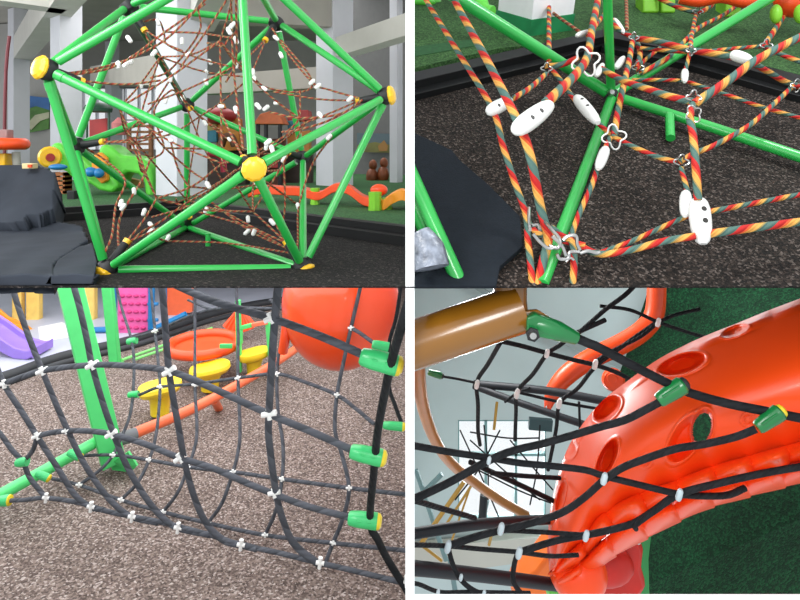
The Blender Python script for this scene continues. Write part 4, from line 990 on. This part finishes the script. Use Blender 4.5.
# scalloped rim: two rows of overlapping lumps
for row in range(2):
    m_ = M(); NU2, NV2 = 260, 26
    for i in range(NU2+1):
        u = i/NU2; a = lerp_pts(INN, u); b = lerp_pts(OUT, u)
        for j in range(NV2+1):
            v = (row+j/NV2)/2; s_ = (u*9.5+.3*row-.15*v) % 1.0
            lump = .12*math.sin(PI*min(s_, .999)**1.5)**.7 if s_ > 0 else 0
            prof_ = max(0, math.sin(PI*j/NV2))**.6
            w_ = 1+(.04*s_ if j == NV2 and row else 0)
            x = a[0]+(b[0]-a[0])*v*w_; y = a[1]+(b[1]-a[1])*v*w_
            d = (3.98-.78*u)-.07*prof_-lump*(.25+.75*prof_)+.16*max(0, v-.5)
            m_.v.append(P(x, y, d))
    for i in range(NU2):
        for j in range(NV2):
            q = i*(NV2+1)+j; m_.face((q, q+NV2+1, q+NV2+2, q+1))
    m_.build('scalloped_rim', shell_m, sh, sharp=1.2, solid=-.04)
M().ball(P(578, 572, 4.0), (.19, .2, .17)).build('rim_end', shell_m, sh)
M().ball(P(566, 548, 4.02), (.11, .16, .19)).build('rim_end', shell_m, sh)
lo = mat('deep_red_orange', (196, 28, 10), .5, noise=.1)
t = thing('red_connector_block', 'dark red orange plastic block hanging below the orange shell rim', 'play equipment', P(620, 600, 4.4))
M().prism(PP([(556, 572), (600, 548), (640, 538), (645, 552), (643, 570), (648, 588), (640, 600), (560, 602)], 4.35), (0, .35, 0)).build('block', lo, t, bev=.04)
M().ball(P(606, 566, 4.3), (.2, .12, .14)).build('lobe', lo, t); M().ball(P(578, 585, 4.3), (.16, .12, .1)).build('lobe', lo, t)
M().lathe(P(597, 573, 4.17), (-.2, -1, 0), [(0, .03), (.03, .025)], 12).build('plug', black_rub, t)
M().lathe(P(637, 540, 4.25), (0, -1, 0), [(0, .02), (.03, .015)], 10).build('bolt', steel, t)
t = thing('amber_slide_lip', 'bright orange yellow plastic lip at the bottom left of the orange shell', 'slide', P(530, 590, 4.8))
M().prism(PP([(512, 600), (520, 582), (536, 572), (548, 556), (566, 548), (572, 600)], 4.9), (0, .3, 0)).build('lip', mat('bright_amber', (255, 122, 20), .4, coat=.3), t, bev=.03)
tag(M().prism(PP([(548, 600), (550, 589), (572, 592), (572, 602)], 4.4), (0, .1, 0)).build('green_block', lime2, bev=.01), 'small bright green block at the bottom edge under the orange shell', 'block')
tag(M().prism(PP([(641, 538), (652, 534), (649, 560), (650, 600), (640, 600)], 4.9), (0, .15, 0)).build('green_upright', mat('mid_green_paint', (40, 140, 70), .5), bev=.01), 'narrow mid green upright beside the dark red block', 'post')

# --- the black net with green clamps
nt4 = thing('clamped_net', 'black rope net with green clamps and steel clips slung across the orange shell', 'climbing net', P(600, 560, 3.6))
def r4(pts, w, m=dark_rope, sm=6):
    dm = sum(p[2] for p in pts)/len(pts)
    return M().tube(PP(pts), wpx(w, dm), 12, smooth=sm).build('rope', m, nt4)
r4([(572, 336, 3.12), (588, 343, 3.12), (600, 348, 3.12), (628, 363, 3.15), (655, 377, 3.2), (680, 389, 3.22), (700, 396, 3.22), (730, 404, 3.2), (770, 412, 3.15), (830, 424, 3.1)], 9)
r4([(660, 402, 3.2), (645, 410, 3.22), (625, 420, 3.25), (600, 427, 3.3), (570, 436, 3.35), (541, 444, 3.35), (512, 451, 3.3), (488, 461, 3.25), (450, 482, 3.2), (416, 498, 3.1), (400, 503, 3.05)], 7.5)
r4([(756, 429, 3.12), (735, 437, 3.15), (705, 444, 3.2), (675, 449, 3.22), (642, 460, 3.25), (622, 468, 3.28), (604, 480, 3.3), (585, 497, 3.35), (563, 512, 3.4), (535, 522, 3.42), (501, 530, 3.4), (475, 537, 3.35), (448, 546, 3.3)], 7)
r4([(400, 443, 3.05), (416, 446, 3.1), (450, 452, 3.2), (490, 458, 3.28), (520, 463, 3.33), (552, 466, 3.35), (585, 470, 3.35), (604, 476, 3.3), (640, 485, 3.3), (679, 494, 3.28), (705, 496, 3.3), (728, 495, 3.32), (745, 488, 3.35)], 6.5)
r4([(840, 462, 3.15), (800, 467, 3.2), (760, 474, 3.22), (720, 483, 3.25), (679, 494, 3.28), (655, 510, 3.35), (634, 523, 3.4), (610, 530, 3.42), (586, 535, 3.45), (555, 541, 3.5), (520, 552, 3.45)], 6.8)
r4([(679, 494, 3.28), (655, 511, 3.33), (636, 525, 3.38), (636, 529, 3.4)], 5)
r4([(400, 499, 3.05), (416, 501, 3.1), (440, 508, 3.3), (475, 518, 3.6)], 5.5)
r4([(470, 462, 4), (520, 485, 4.2), (556, 502, 4.3)], 5); r4([(491, 473, 4), (525, 476, 4.1), (560, 478, 4.2)], 4.5)
r4([(400, 545, 3.05), (420, 545, 3.15), (448, 546, 3.3), (480, 549, 3.4), (518, 552, 3.45), (550, 556, 3.5), (578, 555, 3.55)], 4.5)
r4([(501, 530, 3.4), (540, 532, 3.5), (586, 535, 3.45)], 4.5)
r4([(518, 552, 3.45), (514, 566, 3.5), (514, 583, 3.5), (527, 600, 3.5)], 5)
r4([(448, 546, 3.3), (452, 562, 3.3), (459, 577, 3.3), (470, 588, 3.3), (484, 594, 3.3), (504, 593, 3.4)], 5)
r4([(400, 582, 3.05), (418, 584, 3.1), (440, 592, 3.2), (470, 592, 3.3), (530, 593, 3.4)], 4)
# upper, farther net
r4([(500, 341, 4.4), (522, 346, 4.5), (547, 353, 4.6), (570, 359, 4.7), (595, 365, 4.8), (618, 373, 4.9), (640, 385, 5.0)], 4.6)
r4([(500, 343, 4.4), (488, 364, 4.8), (477, 382, 5.1), (478, 405, 5.3), (478, 430, 5.5), (480, 445, 5.6)], 4.2)
r4([(605, 320, 4.2), (575, 334, 4.4), (560, 345, 4.5), (547, 354, 4.6), (533, 374, 4.8), (517, 392, 5.0), (516, 412, 5.2), (515, 440, 5.4)], 4.2)
r4([(660, 320, 4.6), (620, 348, 4.7), (595, 367, 4.8), (578, 388, 5.0), (560, 403, 5.1), (556, 430, 5.2), (548, 470, 5.4)], 4)
r4([(575, 336, 4.4), (590, 323, 4.3), (606, 309, 4.2), (625, 295, 4.1), (640, 280, 4.1)], 4.5)
r4([(440, 376, 5.2), (458, 379, 5.2), (477, 383, 5.1)], 2.6)
r4([(517, 392, 5.0), (560, 402, 5.1), (605, 410, 5.2)], 3); r4([(579, 402, 5.1), (580, 430, 5.2)], 2.5); r4([(505, 402, 5.6), (517, 393, 5.5), (530, 388, 5.4)], 2.6)
r4([(600, 306, 4.6), (630, 310, 4.6), (658, 322, 4.6), (690, 333, 4.7), (705, 337, 4.8)], 3.6)
r4([(700, 309, 4.6), (675, 315, 4.6), (658, 323, 4.6), (640, 337, 4.6), (610, 352, 4.7), (595, 362, 4.8)], 3.6)
# thin far web across the window
for a, b in (((470, 440), (540, 500)), ((478, 470), (556, 505)), ((510, 440), (553, 490)), ((460, 430), (500, 520)), ((500, 430), (455, 500)), ((484, 425), (488, 500)), ((540, 425), (530, 505)), ((470, 432), (540, 438))):
    r4([(a[0], a[1], 7), ((a[0]+b[0])/2+2, (a[1]+b[1])/2+3, 6.9), (b[0], b[1], 6.8)], 1.5)
def sclip(x, y, d, s, m=white_pl):
    p = P(x, y, d); r = s/F*d
    M().lathe(p-V((.2*r, 0, r)), (.2, -.15, 1), [(0, r*.4), (r*.5, r*.55), (r*1.6, r*.5), (2*r, r*.3)], 12).build('rope_clip', m, nt4)
sil = mat('silver_plastic', (190, 205, 210), .35, metal=.2, coat=.3)
for (x, y, d, s) in ((604, 478, 3.27, 6), (679, 494, 3.25, 6), (501, 528, 3.36, 6), (586, 535, 3.42, 5.5), (448, 546, 3.26, 6), (519, 552, 3.4, 6), (489, 460, 3.2, 4), (547, 353, 4.55, 4.5), (595, 364, 4.75, 5), (477, 384, 5.0, 4.5), (517, 393, 4.95, 5), (559, 403, 5.05, 5), (658, 322, 4.55, 4.5), (461, 577, 3.25, 3.5), (438, 592, 3.15, 3.5), (484, 593, 3.25, 3.5), (546, 408, 5.9, 2)):
    sclip(x, y, d, s, sil if d < 3.6 else white_pl)
def clamp4(a, b, w, d, cap=None):
    A = P(a[0], a[1], d); B = P(b[0], b[1], d); dv = B-A; Lh = dv.length; r = wpx(w, d)
    o = M().lathe(A, dv, [(0, r*.7), (.08*Lh, r*.85), (.6*Lh, r), (.92*Lh, r*1.05), (Lh, r*.8)], 18).build('end_clamp', dgreen, nt4)
    M().tube([A+dv*.15+V((-.3*r, -r*.75, .5*r)), A+dv*.8+V((-.3*r, -r*.85, .5*r))], r*.14, 8).build('clamp_rib', dgreen, o)
    M().lathe(A+dv*.98, dv, [(0, r*.85), (.1*Lh, r*.75), (.16*Lh, r*.4)], 18).build('clamp_cap', cap or black_rub, o)
clamp4((658, 401), (684, 384), 17, 3.2); clamp4((757, 428), (781, 411), 16, 3.13, capy)
clamp4((428, 372), (442, 376), 7, 5.2)

# ============================================================ LIGHT
CELL[0] = None
def area(name, loc, target, size, power, color=(1, 1, 1), sy=None):
    l = bpy.data.lights.new(name, 'AREA'); l.energy = power; l.color = color; l.size = size
    if sy: l.shape = 'RECTANGLE'; l.size_y = sy
    o = bpy.data.objects.new(name, l); o.location = loc; o.rotation_euler = (V(target)-V(loc)).to_track_quat('-Z', 'Y').to_euler(); COL.objects.link(o); return o
area('daylight_left', (-9.5, 6, ZC+2.0), (-2.5, 8.5, ZC), 4, 360, (.95, .98, 1))
area('daylight_hall', (-4, 1.0, ZC+3.9), (-3.0, 9, ZC+1.0), 3, 260, (1, 1, .98))
area('daylight_dome', (-3.5, 1.2, ZC+3.4), (-1.6, 4.5, ZC-.2), 1.2, 45, (.97, 1, .98))
area('pit_fill', (3.0, 3.0, ZC+3.2), (1.6, 4.2, ZC), 1.2, 105, (.96, 1, 1))  # added overhead fill brightening the pit and white column, no fixture here
area('yard_fill', (-4, 7.5, ZBOT-.05), (-4, 7.5, 0), 7.5, 560, (.97, .98, 1))  # unseen fill under the slab, added to light the dark yard floor
area('daylight_yard', (-2.5, .3, 4.6), (-2, 5, .5), 2, 90, (.97, .98, 1))
area('window_light', (2.3, 10.2, ZC-4.6), (2.0, 4.6, ZC-2.2), 2.2, 300, (.9, .98, 1))
area('sheen_fill', (.6, .8, ZC+.1), (1.6, 3.8, ZC-1.6), .7, 30, (1, 1, 1))  # added front light meant to draw a highlight on the orange shell
area('shell_sheen_fill', (.55, 6.4, ZC-1.15), (2.0, 4.2, ZC-2.0), .8, 70)  # made-up source behind the slab edge, putting a sheen on the shell
area('hall_fill', (-5, 14, ZC+4.4), (-5, 14, 0), 7, 500)  # invented out-of-view fill to lift the dim hall background
area('gallery_fill', (3.0, 6.6, ZBOT-.05), (3.0, 6.4, 0), 2.4, 90, (.96, 1, 1))  # extra hidden fill for the gallery room, not an actual ceiling light
wd = bpy.data.worlds.new('sky'); scene.world = wd; wd.use_nodes = True
bg = wd.node_tree.nodes['Background']; bg.inputs[0].default_value = (.93, .97, 1, 1); bg.inputs[1].default_value = 1.0

# ============================================================ CAMERA
cam = bpy.data.cameras.new('camera'); co = bpy.data.objects.new('camera', cam); COL.objects.link(co)
co.location = (0, 0, ZC); co.rotation_euler = (PI/2, 0, 0)
cam.sensor_fit = 'HORIZONTAL'; cam.sensor_width = 36; cam.lens = F/800*36
cam.shift_x = -(CX-400)/800; cam.shift_y = -(300-CY)/800
cam.clip_start = .05; cam.clip_end = 200
scene.camera = co
vs = scene.view_settings; vs.view_transform = 'Standard'; vs.look = 'None'; vs.exposure = 0.0; vs.gamma = 1.0; vs.use_curve_mapping = False
